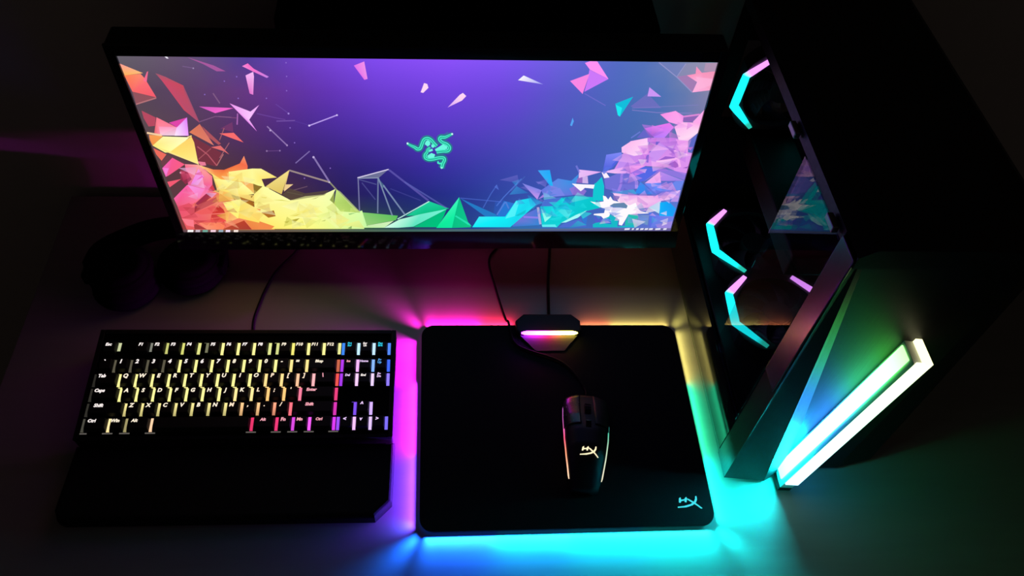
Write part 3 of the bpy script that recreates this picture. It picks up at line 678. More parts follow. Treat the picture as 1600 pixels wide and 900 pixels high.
(48,3,3,200,200,80,200,200,80,160,160,40,2291,609,2017,346,2128,1030),
(25,3,3,200,200,80,200,200,80,160,160,40,2427,1088,2710,705,2472,228),
(41,3,3,255,240,120,255,240,120,215,200,80,2633,1917,2860,1291,2430,1247),
(33,3,3,255,255,190,255,255,190,215,215,150,2734,936,2241,922,2690,1634),
(48,3,3,255,255,190,255,255,190,215,215,150,2330,1417,2072,1731,2424,2077),
(38,3,3,255,240,120,255,240,120,215,200,80,2442,963,2656,1258,2773,1018),
(30,3,3,235,250,140,235,250,140,195,210,100,2727,458,2600,619,2805,915),
(31,3,3,255,255,190,255,255,190,215,215,150,3121,613,2791,889,3079,1507),
(32,3,3,255,255,190,255,255,190,215,215,150,3053,1086,3254,1209,3183,676),
(38,3,3,200,200,80,200,200,80,160,160,40,2351,329,2258,664,2371,622),
(25,3,3,255,255,190,255,255,190,215,215,150,2404,1363,2390,1939,2837,1726),
(29,3,3,255,240,120,255,240,120,215,200,80,2969,954,3349,735,3151,196),
(43,3,3,255,240,120,255,240,120,215,200,80,3364,793,3086,463,3104,1355),
(34,3,3,255,255,190,255,255,190,215,215,150,2208,798,2478,505,2176,207),
(37,3,3,235,250,140,235,250,140,195,210,100,2988,669,2677,1043,2981,1364),
(28,3,3,235,250,140,235,250,140,195,210,100,3382,1268,3418,1639,3590,1431),
(41,3,3,255,240,120,255,240,120,215,200,80,3186,448,3544,769,3634,222),
(36,3,3,255,240,120,255,240,120,215,200,80,2556,1587,2605,942,2178,1086),
(48,3,3,160,110,220,160,110,220,120,70,180,8715,4157,8800,4614,8917,3814),
(43,3,3,190,120,235,190,120,235,150,80,195,9864,5344,9923,4543,9546,5058),
(37,3,3,190,120,235,190,120,235,150,80,195,8943,4329,9061,5219,9181,4662),
(53,3,3,235,140,245,235,140,245,195,100,205,9263,5508,9117,5766,9243,5971),
(39,3,3,255,225,255,255,225,255,215,185,215,9329,4646,9643,4681,9589,4275),
(28,3,3,160,110,220,160,110,220,120,70,180,8972,4973,8883,5216,9106,5153),
(39,3,3,235,140,245,235,140,245,195,100,205,9210,5027,8925,5198,9092,5380),
(54,3,3,255,190,250,255,190,250,215,150,210,9665,5554,9876,5554,9822,4920),
(55,3,3,255,190,250,255,190,250,215,150,210,9542,5334,9120,5194,9132,5732),
(39,3,3,160,110,220,160,110,220,120,70,180,9025,6373,9372,6347,9145,5989),
(50,3,3,255,225,255,255,225,255,215,185,215,8985,4732,9161,4710,9085,4279),
(32,3,3,160,110,220,160,110,220,120,70,180,9669,4669,9732,4079,9354,4291),
(41,3,3,235,140,245,235,140,245,195,100,205,9186,3937,8882,3594,8874,4276),
(53,3,3,190,120,235,190,120,235,150,80,195,8915,6748,9301,6613,9135,5904),
(42,3,3,190,120,235,190,120,235,150,80,195,9705,5155,9629,4870,9577,5299),
(44,3,3,255,225,255,255,225,255,215,185,215,9600,5371,9493,5486,9624,5592),
(49,3,3,235,140,245,235,140,245,195,100,205,8974,3893,9086,3823,8987,3679),
(33,3,3,190,120,235,190,120,235,150,80,195,9616,5983,9493,5627,9386,6091),
(53,3,3,255,190,250,255,190,250,215,150,210,9199,4136,9179,3891,9012,4114),
(41,3,3,190,120,235,190,120,235,150,80,195,9634,5218,9280,5730,9655,5813),
(48,3,3,255,190,250,255,190,250,215,150,210,9325,3985,9244,4644,9676,4350),
(36,3,3,235,140,245,235,140,245,195,100,205,9509,5724,9454,6358,9689,6100),
(29,3,3,190,120,235,190,120,235,150,80,195,9625,4029,9373,3977,9490,4356),
(41,3,3,255,225,255,255,225,255,215,185,215,8916,5511,9122,5770,9128,5386),
(54,3,3,235,140,245,235,140,245,195,100,205,9950,5277,9870,5443,9990,5484),
(26,3,3,235,140,245,235,140,245,195,100,205,9800,6628,9423,6456,9581,6886),
(52,3,3,235,140,245,235,140,245,195,100,205,9119,4796,8916,5528,9234,5598),
(32,3,3,255,190,250,255,190,250,215,150,210,8968,4461,8490,4664,8717,5177),
(54,3,3,235,140,245,235,140,245,195,100,205,9755,6898,9873,6707,9769,6469),
(26,3,3,255,225,255,255,225,255,215,185,215,9688,5245,9999,5002,9770,4752),
(43,3,3,235,140,245,235,140,245,195,100,205,9104,6722,9353,6463,9131,6193),
(40,3,3,190,120,235,190,120,235,150,80,195,8976,5452,9135,5394,9066,5101),
(36,3,3,255,190,250,255,190,250,215,150,210,9904,5452,9715,5595,9910,5918),
(27,3,3,190,120,235,190,120,235,150,80,195,9290,4805,9126,4496,9127,4967),
(34,3,3,255,200,245,255,200,245,215,160,205,8880,3599,8831,3397,8766,3510),
(41,3,3,120,110,220,120,110,220,80,70,180,8940,3627,9192,3119,8692,3190),
(42,3,3,240,170,245,240,170,245,200,130,205,9476,3027,9648,3340,9745,2975),
(35,3,3,150,140,250,150,140,250,110,100,210,9283,2902,9582,2786,9482,2308),
(39,3,3,150,140,250,150,140,250,110,100,210,9586,2532,9748,3030,9941,2734),
(29,3,3,255,200,245,255,200,245,215,160,205,9375,3012,9331,3296,9526,3074),
(53,3,3,240,170,245,240,170,245,200,130,205,9477,2950,9761,3307,9902,2725),
(45,3,3,240,170,245,240,170,245,200,130,205,9014,2228,8945,1968,8860,2242),
(29,3,3,240,170,245,240,170,245,200,130,205,8772,2411,8968,2138,8809,1904),
(42,3,3,90,130,240,90,130,240,50,90,200,9806,2568,9580,2241,9459,2836),
(47,3,3,240,170,245,240,170,245,200,130,205,9182,2425,8983,2064,8924,2647),
(34,3,3,120,110,220,120,110,220,80,70,180,9218,3196,9453,2963,9288,2517),
(42,3,3,150,140,250,150,140,250,110,100,210,8886,3546,8852,3289,8742,3422),
(48,3,3,120,110,220,120,110,220,80,70,180,9422,2732,9805,2777,9694,2143),
(33,3,3,240,170,245,240,170,245,200,130,205,9316,1436,9388,1643,9530,1386),
(51,3,3,150,140,250,150,140,250,110,100,210,9875,2259,9844,2080,9754,2410),
(47,3,3,150,140,250,150,140,250,110,100,210,8583,2917,8829,2688,8629,2572),
(45,3,3,150,140,250,150,140,250,110,100,210,9978,2458,9726,2582,9807,2879),
(31,3,3,240,170,245,240,170,245,200,130,205,9138,2398,9253,2780,9367,2254),
(42,3,3,240,170,245,240,170,245,200,130,205,9342,3699,9537,3733,9453,3328),
(32,3,3,240,170,245,240,170,245,200,130,205,9693,2714,9999,2322,9555,2254),
(30,3,3,240,170,245,240,170,245,200,130,205,8893,3856,9154,3561,8877,3229),
(29,3,3,255,200,245,255,200,245,215,160,205,9824,1910,9558,2427,9799,2457),
(43,3,3,120,110,220,120,110,220,80,70,180,8890,3639,8722,3622,8821,3965),
(33,3,3,120,110,220,120,110,220,80,70,180,9106,2449,8798,2376,8827,2953),
(34,3,3,120,110,220,120,110,220,80,70,180,9460,3276,9839,3454,9706,2854),
(32,3,3,40,235,240,40,235,240,0,195,200,8055,1949,8155,1606,7957,1636),
(40,3,3,40,235,240,40,235,240,0,195,200,7563,946,7467,1185,7616,1288),
(27,3,3,140,250,250,140,250,250,100,210,210,7860,1465,7795,834,7536,1508),
(46,3,3,60,140,230,60,140,230,20,100,190,7313,2460,7334,2828,7425,2597),
(26,3,3,20,190,215,20,190,215,0,150,175,7519,1220,7578,917,7421,969),
(28,3,3,40,235,240,40,235,240,0,195,200,7477,1751,7416,1226,7123,1454),
(49,3,3,60,140,230,60,140,230,20,100,190,7598,1736,7497,1453,7406,1903),
(49,3,3,40,235,240,40,235,240,0,195,200,7414,836,7669,1044,7641,576),
(30,3,3,140,250,250,140,250,250,100,210,210,7504,2278,7255,2167,7236,2648),
(52,3,3,60,140,230,60,140,230,20,100,190,7535,2538,7379,2361,7347,2510),
(37,3,3,60,140,230,60,140,230,20,100,190,7712,1876,7828,1436,7508,1646),
(28,3,3,140,250,250,140,250,250,100,210,210,7785,1952,7913,2654,8178,2265),
(52,3,3,20,190,215,20,190,215,0,150,175,8006,727,8208,426,7849,214),
(54,3,3,40,235,240,40,235,240,0,195,200,8272,1238,8104,861,7969,1446),
(53,3,3,40,235,240,40,235,240,0,195,200,7683,2280,7631,1907,7529,2085),
(55,3,3,60,140,230,60,140,230,20,100,190,7860,1972,7640,1953,7718,2357),
(38,3,3,140,250,250,140,250,250,100,210,210,7460,1099,7319,712,7252,1375),
(41,3,3,20,190,215,20,190,215,0,150,175,7688,1609,7964,1412,7785,1186),
(44,3,3,20,190,215,20,190,215,0,150,175,7688,1723,7521,1245,7421,1968),
(46,3,3,40,235,240,40,235,240,0,195,200,7548,1575,7362,1995,7640,2058),
(53,3,3,40,235,240,40,235,240,0,195,200,8439,1657,8274,1800,8364,2172),
(38,3,3,20,190,215,20,190,215,0,150,175,7640,1929,7781,1684,7559,1760),
(30,3,3,240,190,245,240,190,245,200,150,205,9394,1373,9092,1430,9287,1804),
(31,3,3,120,150,240,120,150,240,80,110,200,8922,1604,8695,1130,8612,1784),
(41,3,3,240,190,245,240,190,245,200,150,205,9157,1148,9186,1461,9353,1292),
(43,3,3,120,150,240,120,150,240,80,110,200,8677,1745,8624,1394,8387,1546),
(46,3,3,240,190,245,240,190,245,200,150,205,8874,730,8768,730,8793,1024),
(39,3,3,60,190,230,60,190,230,20,150,190,9539,999,9673,713,9552,519),
(49,3,3,240,190,245,240,190,245,200,150,205,9048,1145,9192,1265,9250,1056),
(34,3,3,60,190,230,60,190,230,20,150,190,9126,1606,9243,1965,9352,1461),
(39,3,3,120,150,240,120,150,240,80,110,200,9061,545,9021,1033,9420,510),
(37,3,3,120,150,240,120,150,240,80,110,200,9555,239,9613,940,9884,538),
(34,3,3,60,190,230,60,190,230,20,150,190,9109,814,9411,609,9271,269),
(59,3,3,255,240,255,255,240,255,215,200,215,9891,494,9788,343,9797,654),
(33,3,3,120,150,240,120,150,240,80,110,200,8748,1251,8939,1005,8763,933),
(37,3,3,240,190,245,240,190,245,200,150,205,8702,594,8470,485,8517,872),
(54,3,3,120,150,240,120,150,240,80,110,200,9476,829,9317,675,9217,1195),
(43,3,3,240,190,245,240,190,245,200,150,205,9522,1260,9620,1033,9467,1079),
(51,3,3,255,240,255,255,240,255,215,200,215,9832,1089,9688,1230,9810,1391),
(45,3,3,255,240,255,255,240,255,215,200,215,9164,1709,9243,1471,9116,1441),
(59,3,3,255,240,255,255,240,255,215,200,215,9604,1420,9369,1224,9414,1652),
(60,3,3,120,150,240,120,150,240,80,110,200,8610,1316,8878,1257,8702,1004),
(29,3,3,60,190,230,60,190,230,20,150,190,8345,1155,8465,995,8434,795),
(38,3,3,255,240,255,255,240,255,215,200,215,9719,698,9881,904,9887,437),
(59,3,3,120,150,240,120,150,240,80,110,200,8564,937,8716,715,8449,665),
(32,3,3,240,190,245,240,190,245,200,150,205,8691,1619,8786,1465,8683,1419),
(50,3,3,255,240,255,255,240,255,215,200,215,9128,857,9424,646,9224,197),
(56,3,3,255,240,255,255,240,255,215,200,215,8670,1659,8658,1484,8530,1612),
(44,3,3,90,130,235,90,130,235,50,90,195,7333,1307,7136,1150,7244,1761),
(37,3,3,90,130,235,90,130,235,50,90,195,6713,1835,6758,2267,6890,1908),
(40,3,3,60,170,240,60,170,240,20,130,200,6561,2497,6693,3054,6935,2605),
(27,3,3,90,130,235,90,130,235,50,90,195,7434,1445,7582,1033,7356,1074),
(39,3,3,60,170,240,60,170,240,20,130,200,6739,3475,6683,3042,6592,3344),
(43,3,3,150,140,240,150,140,240,110,100,200,7354,3090,7519,2955,7390,2761),
(49,3,3,60,170,240,60,170,240,20,130,200,7261,1966,7003,1683,6925,2480),
(29,3,3,60,170,240,60,170,240,20,130,200,7191,2037,7056,1505,7004,2278),
(48,3,3,150,140,240,150,140,240,110,100,200,7056,2659,7126,2883,7178,2584),
(30,3,3,150,140,240,150,140,240,110,100,200,6940,3092,6979,2731,6756,2971),
(22,3,3,150,140,240,150,140,240,110,100,200,6353,3444,6696,3757,6736,3253),
(32,3,3,150,140,240,150,140,240,110,100,200,7117,3173,7061,3347,7245,3311),
(27,3,3,150,140,240,150,140,240,110,100,200,7267,2985,7085,3292,7298,3539),
(23,3,3,150,140,240,150,140,240,110,100,200,7172,2254,7277,2050,7174,2016),
(90,4,1,195,165,245,2903,6555,3422,7128,3417,7185,2898,6613),
(90,6,1,225,205,255,2920,6585,2908,6534,2888,6533,2881,6584,2893,6635,2912,6635),
(90,6,1,225,205,255,3436,7157,3426,7113,3409,7112,3402,7156,3412,7200,3429,7200),
(90,4,1,150,120,180,2144,6513,2434,5422,2453,5474,2163,6562),
(90,6,1,190,165,215,2215,6314,2202,6262,2183,6262,2177,6313,2189,6364,2209,6365),
(90,6,1,170,140,195,2452,5484,2440,5434,2422,5434,2415,5484,2427,5534,2446,5534),
(90,4,1,120,85,170,2337,6787,2665,6827,2667,6882,2340,6842),
(70,4,1,110,70,160,2025,7187,2345,6958,2352,7011,2033,7240),
(70,4,1,110,70,160,2345,6958,2497,6876,2503,6929,2351,7011),
(60,4,1,90,60,160,2661,6801,2888,6599,2893,6639,2667,6840),
(70,4,1,115,75,140,2043,5131,2288,5152,2290,5195,2045,5174),
(90,6,1,150,120,170,2062,5153,2050,5105,2033,5105,2027,5152,2039,5200,2056,5200),
(90,6,1,150,120,180,2299,5174,2289,5129,2273,5129,2267,5173,2278,5218,2294,5218),
(60,4,1,110,75,170,2386,7700,2579,7207,2590,7242,2396,7734),
(90,6,1,170,140,225,2597,7225,2585,7178,2567,7178,2561,7224,2572,7270,2590,7271),
(80,4,1,185,110,190,1686,7210,1626,6617,1648,6612,1708,7205),
(60,4,1,150,85,130,1351,7028,1655,6950,1660,6994,1356,7072),
(70,4,1,140,100,140,1363,8225,1430,7712,1451,7747,1384,8259),
(70,4,1,130,100,150,998,9525,1168,9439,1173,9475,1004,9560),
(90,6,1,160,140,180,1184,9452,1174,9415,1159,9415,1155,9451,1166,9488,1180,9488),
(70,4,1,140,95,140,997,6735,1299,7027,1298,7071,996,6780),
(70,4,1,140,95,140,1296,7026,1569,6980,1573,7027,1301,7073),
(80,4,1,195,95,110,812,5367,955,4895,972,4947,829,5417),
(80,4,1,195,95,110,953,4901,1052,4269,1072,4310,973,4941),
(80,4,1,200,120,120,1237,4975,1056,4304,1068,4275,1250,4947),
(70,4,1,190,110,110,1387,6430,1244,5764,1256,5746,1399,6413),
(70,4,1,190,110,120,1404,5627,1151,4752,1162,4725,1415,5602),
(60,4,1,190,100,110,1048,5306,764,4681,771,4641,1055,5267),
(70,6,1,150,115,215,2722,9756,2714,9725,2701,9724,2697,9755,2705,9787,2717,9787),
(70,6,1,150,115,215,2687,9104,2679,9072,2666,9071,2661,9103,2670,9135,2682,9136),
(70,6,1,150,115,215,2639,8399,2630,8366,2617,8366,2613,8399,2621,8432,2634,8432),
(70,6,1,150,115,215,1856,9066,1847,9034,1834,9034,1830,9066,1839,9098,1852,9098),
(70,6,1,150,115,215,1632,8845,1623,8812,1611,8812,1607,8844,1616,8877,1628,8877),
(70,6,1,150,115,215,2268,8007,2260,7973,2247,7973,2242,8006,2251,8040,2264,8040),
(70,6,1,150,115,215,1789,7996,1780,7962,1767,7962,1763,7995,1772,8029,1785,8029),
(70,6,1,150,115,215,1241,8176,1232,8142,1219,8142,1215,8175,1225,8208,1238,8209),
(70,6,1,150,115,215,2594,5630,2585,5593,2571,5592,2566,5630,2575,5667,2589,5667),
(70,6,1,150,115,215,2568,6458,2560,6422,2546,6422,2541,6458,2550,6494,2564,6494),
(70,6,1,150,115,215,3161,4153,3152,4113,3138,4113,3132,4153,3141,4192,3155,4192),
(70,6,1,150,115,215,2642,3530,2633,3489,2619,3489,2613,3530,2623,3570,2637,3570),
(60,4,1,75,110,190,6591,2708,6849,3647,6838,3681,6579,2742),
(60,4,1,120,130,230,8773,5956,8920,6311,8902,6371,8755,6016),
(70,3,1,110,100,210,8867,5988,8973,6473,9143,6036),
(60,4,1,130,130,230,7796,4318,7881,3888,7913,3936,7827,4365),
(80,4,1,90,115,230,8331,3954,8384,4268,8496,4269,8379,3796),
(75,4,1,35,130,130,4602,5544,4614,5514,4649,5695,4635,5711),
(75,4,1,35,130,130,4614,5514,4631,5472,4669,5667,4649,5695),
(75,4,1,35,130,130,4631,5472,4651,5427,4691,5638,4669,5667),
(75,4,1,35,130,130,4651,5427,4671,5385,4710,5614,4691,5638),
(75,4,1,35,130,130,4671,5385,4689,5349,4727,5598,4710,5614),
(75,4,1,35,130,130,4689,5349,4706,5316,4745,5582,4727,5598),
(75,4,1,35,130,130,4706,5316,4721,5287,4764,5565,4745,5582),
(75,4,1,35,130,130,4721,5287,4731,5263,4785,5542,4764,5565),
(75,4,1,35,130,130,4731,5263,4737,5240,4804,5510,4785,5542),
(75,4,1,35,130,130,4737,5240,4746,5206,4818,5484,4804,5510),
(75,4,1,35,130,130,4746,5206,4764,5163,4822,5476,4818,5484),
(75,4,1,35,130,130,4764,5163,4792,5129,4817,5481,4822,5476),
(75,4,1,35,130,130,4792,5129,4820,5124,4816,5483,4817,5481),
(75,4,1,35,130,130,4820,5124,4846,5136,4818,5483,4816,5483),
(75,4,1,35,130,130,4846,5136,4874,5171,4817,5482,4818,5483),
(75,4,1,35,130,130,4874,5171,4900,5236,4815,5475,4817,5482),
(75,4,1,35,130,130,4900,5236,4918,5319,4815,5479,4815,5475),
(75,4,1,35,130,130,4918,5319,4928,5396,4820,5517,4815,5479),
(75,4,1,35,130,130,4928,5396,4935,5459,4827,5581,4820,5517),
(75,4,1,35,130,130,4935,5459,4942,5516,4837,5650,4827,5581),
(75,4,1,35,130,130,4942,5516,4952,5581,4846,5718,4837,5650),
(75,4,1,35,130,130,4952,5581,4961,5649,4857,5793,4846,5718),
(75,4,1,35,130,130,4961,5649,4969,5699,4870,5877,4857,5793),
(75,4,1,35,130,130,4969,5699,4974,5722,4890,5958,4870,5877),
(75,4,1,35,130,130,4974,5722,4977,5731,4915,6022,4890,5958),
(75,4,1,35,130,130,4977,5731,4983,5739,4941,6064,4915,6022),
(75,4,1,35,130,130,4983,5739,4989,5744,4968,6088,4941,6064),
(75,4,1,35,130,130,4989,5744,4993,5745,4995,6096,4968,6088),
(75,4,1,35,130,130,4993,5745,4997,5744,5023,6086,4995,6096),
(75,4,1,35,130,130,4997,5744,5003,5737,5049,6059,5023,6086),
(75,4,1,35,130,130,5003,5737,5012,5723,5071,6024,5049,6059),
(75,4,1,35,130,130,5012,5723,5020,5706,5093,5978,5071,6024),
(75,4,1,35,130,130,5020,5706,5028,5683,5112,5921,5093,5978),
(75,4,1,35,130,130,5028,5683,5038,5644,5128,5861,5112,5921),
(75,4,1,35,130,130,5038,5644,5050,5592,5141,5808,5128,5861),
(75,4,1,35,130,130,5050,5592,5065,5536,5153,5765,5141,5808),
(75,4,1,35,130,130,5065,5536,5081,5481,5166,5720,5153,5765),
(75,4,1,35,130,130,5081,5481,5096,5429,5181,5670,5166,5720),
(75,4,1,35,130,130,5096,5429,5110,5383,5194,5626,5181,5670),
(75,4,1,35,130,130,5110,5383,5120,5351,5204,5594,5194,5626),
(75,4,1,35,130,130,5441,6267,5428,6257,5458,6072,5469,6096),
(75,4,1,35,130,130,5428,6257,5410,6239,5442,6040,5458,6072),
(75,4,1,35,130,130,5410,6239,5390,6219,5424,6005,5442,6040),
(75,4,1,35,130,130,5390,6219,5370,6199,5406,5971,5424,6005),
(75,4,1,35,130,130,5370,6199,5350,6179,5391,5939,5406,5971),
(75,4,1,35,130,130,5350,6179,5332,6159,5373,5903,5391,5939),
(75,4,1,35,130,130,5332,6159,5316,6146,5352,5866,5373,5903),
(75,4,1,35,130,130,5316,6146,5306,6144,5326,5834,5352,5866),
(75,4,1,35,130,130,5306,6144,5297,6150,5297,5820,5326,5834),
(75,4,1,35,130,130,5297,6150,5281,6163,5273,5818,5297,5820),
(75,4,1,35,130,130,5281,6163,5256,6169,5260,5820,5273,5818),
(75,4,1,35,130,130,5256,6169,5223,6152,5263,5823,5260,5820),
(75,4,1,35,130,130,5223,6152,5194,6098,5270,5833,5263,5823),
(75,4,1,35,130,130,5194,6098,5175,6028,5272,5841,5270,5833),
(75,4,1,35,130,130,5175,6028,5162,5936,5274,5859,5272,5841),
(75,4,1,35,130,130,5162,5936,5162,5822,5274,5899,5274,5859),
(75,4,1,35,130,130,5162,5822,5176,5727,5272,5916,5274,5899),
(75,4,1,35,130,130,5176,5727,5193,5659,5276,5900,5272,5916),
(75,4,1,35,130,130,5193,5659,5213,5603,5286,5873,5276,5900),
(75,4,1,35,130,130,5213,5603,5236,5549,5295,5851,5286,5873),
(75,4,1,35,130,130,5236,5549,5263,5507,5306,5834,5295,5851),
(75,4,1,35,130,130,5263,5507,5289,5479,5326,5814,5306,5834),
(75,4,1,35,130,130,5289,5479,5308,5459,5353,5783,5326,5814),
(75,4,1,35,130,130,5308,5459,5318,5442,5382,5735,5353,5783),
(75,4,1,35,130,130,5318,5442,5327,5417,5406,5674,5382,5735),
(75,4,1,35,130,130,5327,5417,5337,5385,5426,5607,5406,5674),
(75,4,1,35,130,130,5337,5385,5342,5365,5445,5523,5426,5607),
(75,4,1,35,130,130,5342,5365,5341,5377,5456,5413,5445,5523),
(75,4,1,35,130,130,5341,5377,5341,5395,5453,5295,5456,5413),
(75,4,1,35,130,130,5341,5395,5340,5389,5440,5198,5453,5295),
(75,4,1,35,130,130,5340,5389,5338,5379,5419,5115,5440,5198),
(75,4,1,35,130,130,5338,5379,5338,5378,5388,5049,5419,5115),
(75,4,1,35,130,130,5338,5378,5336,5378,5353,5019,5388,5049),
(75,4,1,35,130,130,5336,5378,5320,5377,5322,5016,5353,5019),
(75,4,1,35,130,130,5320,5377,5294,5380,5296,5018,5322,5016),
(75,4,1,35,130,130,5294,5380,5263,5376,5274,5016,5296,5018),
(75,4,1,35,130,130,5263,5376,5230,5364,5246,5005,5274,5016),
(75,4,1,35,130,130,5230,5364,5195,5349,5213,4990,5246,5005),
(75,4,1,35,130,130,5195,5349,5165,5334,5183,4976,5213,4990),
(75,4,1,35,130,130,5165,5334,5143,5324,5161,4966,5183,4976),
(75,4,1,35,130,130,5022,5499,5011,5482,5053,5318,5061,5346),
(75,4,1,35,130,130,5011,5482,4995,5454,5042,5281,5053,5318),
(75,4,1,35,130,130,4995,5454,4978,5415,5032,5245,5042,5281),
(75,4,1,35,130,130,4978,5415,4960,5362,5028,5222,5032,5245),
(75,4,1,35,130,130,4960,5362,4947,5295,5029,5211,5028,5222),
(75,4,1,35,130,130,4947,5295,4940,5240,5030,5184,5029,5211),
(75,4,1,35,130,130,4940,5240,4936,5208,5029,5131,5030,5184),
(75,4,1,35,130,130,4936,5208,4933,5198,5023,5057,5029,5131),
(75,4,1,35,130,130,4933,5198,4927,5185,5011,4988,5023,5057),
(75,4,1,35,130,130,4927,5185,4915,5153,5001,4936,5011,4988),
(75,4,1,35,130,130,4915,5153,4899,5101,4996,4905,5001,4936),
(75,4,1,35,130,130,4899,5101,4886,5023,4996,4901,4996,4905),
(75,4,1,35,130,130,4886,5023,4880,4939,4996,4898,4996,4901),
(75,4,1,35,130,130,4880,4939,4879,4859,4995,4888,4996,4898),
(75,4,1,35,130,130,4879,4859,4884,4771,4995,4892,4995,4888),
(75,4,1,35,130,130,4884,4771,4900,4681,4992,4910,4995,4892),
(75,4,1,35,130,130,4900,4681,4922,4615,4990,4917,4992,4910),
(75,4,1,35,130,130,4922,4615,4946,4574,4994,4910,4990,4917),
(75,4,1,35,130,130,4946,4574,4970,4546,5002,4901,4994,4910),
(75,4,1,35,130,130,4970,4546,4996,4529,5012,4895,5002,4901),
(75,4,1,35,130,130,4996,4529,5023,4524,5024,4892,5012,4895),
(75,4,1,35,130,130,5023,4524,5049,4527,5040,4895,5024,4892),
(75,4,1,35,130,130,5049,4527,5074,4536,5059,4902,5040,4895),
(75,4,1,35,130,130,5074,4536,5100,4548,5079,4911,5059,4902),
(75,4,1,35,130,130,5100,4548,5126,4565,5099,4924,5079,4911),
(75,4,1,35,130,130,5126,4565,5152,4586,5122,4943,5099,4924),
(75,4,1,35,130,130,5152,4586,5174,4604,5148,4964,5122,4943),
(75,4,1,35,130,130,5174,4604,5194,4615,5177,4979,5148,4964),
(75,4,1,35,130,130,5194,4615,5216,4622,5206,4988,5177,4979),
(75,4,1,35,130,130,5216,4622,5240,4627,5236,4994,5206,4988),
(75,4,1,35,130,130,5240,4627,5258,4626,5267,4992,5236,4994),
(75,4,1,35,130,130,5258,4626,5262,4625,5300,4971,5267,4992),
(75,4,1,35,130,130,5262,4625,5249,4651,5334,4901,5300,4971),
(75,4,1,35,130,130,5249,4651,5241,4692,5353,4797,5334,4901),
(75,4,1,35,130,130,5241,4692,5240,4706,5358,4707,5353,4797),
(75,4,1,35,130,130,5240,4706,5240,4704,5355,4625,5358,4707),
(75,4,1,35,130,130,5240,4704,5239,4697,5347,4544,5355,4625),
(75,4,1,35,130,130,5239,4697,5234,4664,5337,4479,5347,4544),
(75,4,1,35,130,130,5234,4664,5223,4607,5328,4431,5337,4479),
(75,4,1,35,130,130,5223,4607,5212,4532,5322,4391,5328,4431),
(75,4,1,35,130,130,5212,4532,5203,4450,5316,4334,5322,4391),
(75,4,1,35,130,130,5203,4450,5195,4367,5309,4259,5316,4334),
(75,4,1,35,130,130,5195,4367,5189,4292,5303,4187,5309,4259),
(75,4,1,35,130,130,5189,4292,5184,4242,5298,4136,5303,4187),
(100,6,1,110,250,225,4942,5584,4963,5745,5004,5826,5046,5714,5041,5553,4994,5455),
(100,7,1,110,250,225,5125,5293,5204,5441,5277,5588,5351,5475,5357,5329,5268,5246,5141,5195),
(100,5,1,110,250,225,4972,4896,5057,5079,5126,4997,5105,4797,5015,4746),
(100,4,1,110,250,225,5015,5259,5078,5326,5089,5211,5015,5128),
(100,5,1,110,250,225,5062,5553,5099,5602,5125,5456,5094,5375,5062,5423),
(100,4,1,70,240,200,4611,5592,4623,5564,4639,5644,4625,5664),
(100,4,1,70,240,200,4623,5564,4642,5526,4659,5614,4639,5644),
(100,4,1,70,240,200,4642,5526,4662,5484,4680,5581,4659,5614),
(100,4,1,70,240,200,4662,5484,4681,5446,4700,5553,4680,5581),
(100,4,1,70,240,200,4681,5446,4699,5415,4717,5532,4700,5553),
(100,4,1,70,240,200,4699,5415,4716,5386,4735,5513,4717,5532),
(100,4,1,70,240,200,4716,5386,4732,5360,4753,5493,4735,5513),
(100,4,1,70,240,200,4732,5360,4745,5336,4771,5471,4753,5493),
(100,4,1,70,240,200,4745,5336,4754,5310,4787,5441,4771,5471),
(100,4,1,70,240,200,4754,5310,4764,5277,4800,5413,4787,5441),
(100,4,1,70,240,200,4764,5277,4779,5243,4807,5397,4800,5413),
(100,4,1,70,240,200,4779,5243,4798,5220,4811,5392,4807,5397),
(100,4,1,70,240,200,4798,5220,4819,5216,4817,5392,4811,5392),
(100,4,1,70,240,200,4819,5216,4839,5225,4825,5395,4817,5392),
(100,4,1,70,240,200,4839,5225,4859,5251,4832,5403,4825,5395),
(100,4,1,70,240,200,4859,5251,4878,5297,4836,5414,4832,5403),
(100,4,1,70,240,200,4878,5297,4892,5360,4841,5439,4836,5414),
(100,4,1,70,240,200,4892,5360,4900,5427,4848,5486,4841,5439),
(100,4,1,70,240,200,4900,5427,4908,5490,4855,5550,4848,5486),
(100,4,1,70,240,200,4908,5490,4915,5550,4863,5616,4855,5550),
(100,4,1,70,240,200,4915,5550,4925,5616,4873,5683,4863,5616),
(100,4,1,70,240,200,4925,5616,4934,5686,4883,5757,4873,5683),
(100,4,1,70,240,200,4934,5686,4944,5745,4895,5832,4883,5757),
(100,4,1,70,240,200,4944,5745,4952,5783,4911,5898,4895,5832),
(100,4,1,70,240,200,4952,5783,4961,5805,4930,5948,4911,5898),
(100,4,1,70,240,200,4961,5805,4972,5822,4951,5982,4930,5948),
(100,4,1,70,240,200,4972,5822,4983,5832,4973,6001,4951,5982),
(100,4,1,70,240,200,4983,5832,4994,5835,4995,6007,4973,6001),
(100,4,1,70,240,200,4994,5835,5003,5831,5016,5999,4995,6007),
(100,4,1,70,240,200,5003,5831,5015,5820,5037,5978,5016,5999),
(100,4,1,70,240,200,5015,5820,5027,5800,5056,5947,5037,5978),
(100,4,1,70,240,200,5027,5800,5039,5775,5074,5909,5056,5947),
(100,4,1,70,240,200,5039,5775,5050,5743,5091,5860,5074,5909),
(100,4,1,70,240,200,5050,5743,5061,5699,5105,5806,5091,5860),
(100,4,1,70,240,200,5061,5699,5074,5647,5118,5753,5105,5806),
(100,4,1,70,240,200,5074,5647,5087,5594,5130,5707,5118,5753),
(100,4,1,70,240,200,5087,5594,5102,5542,5144,5660,5130,5707),
(100,4,1,70,240,200,5102,5542,5118,5490,5159,5609,5144,5660),
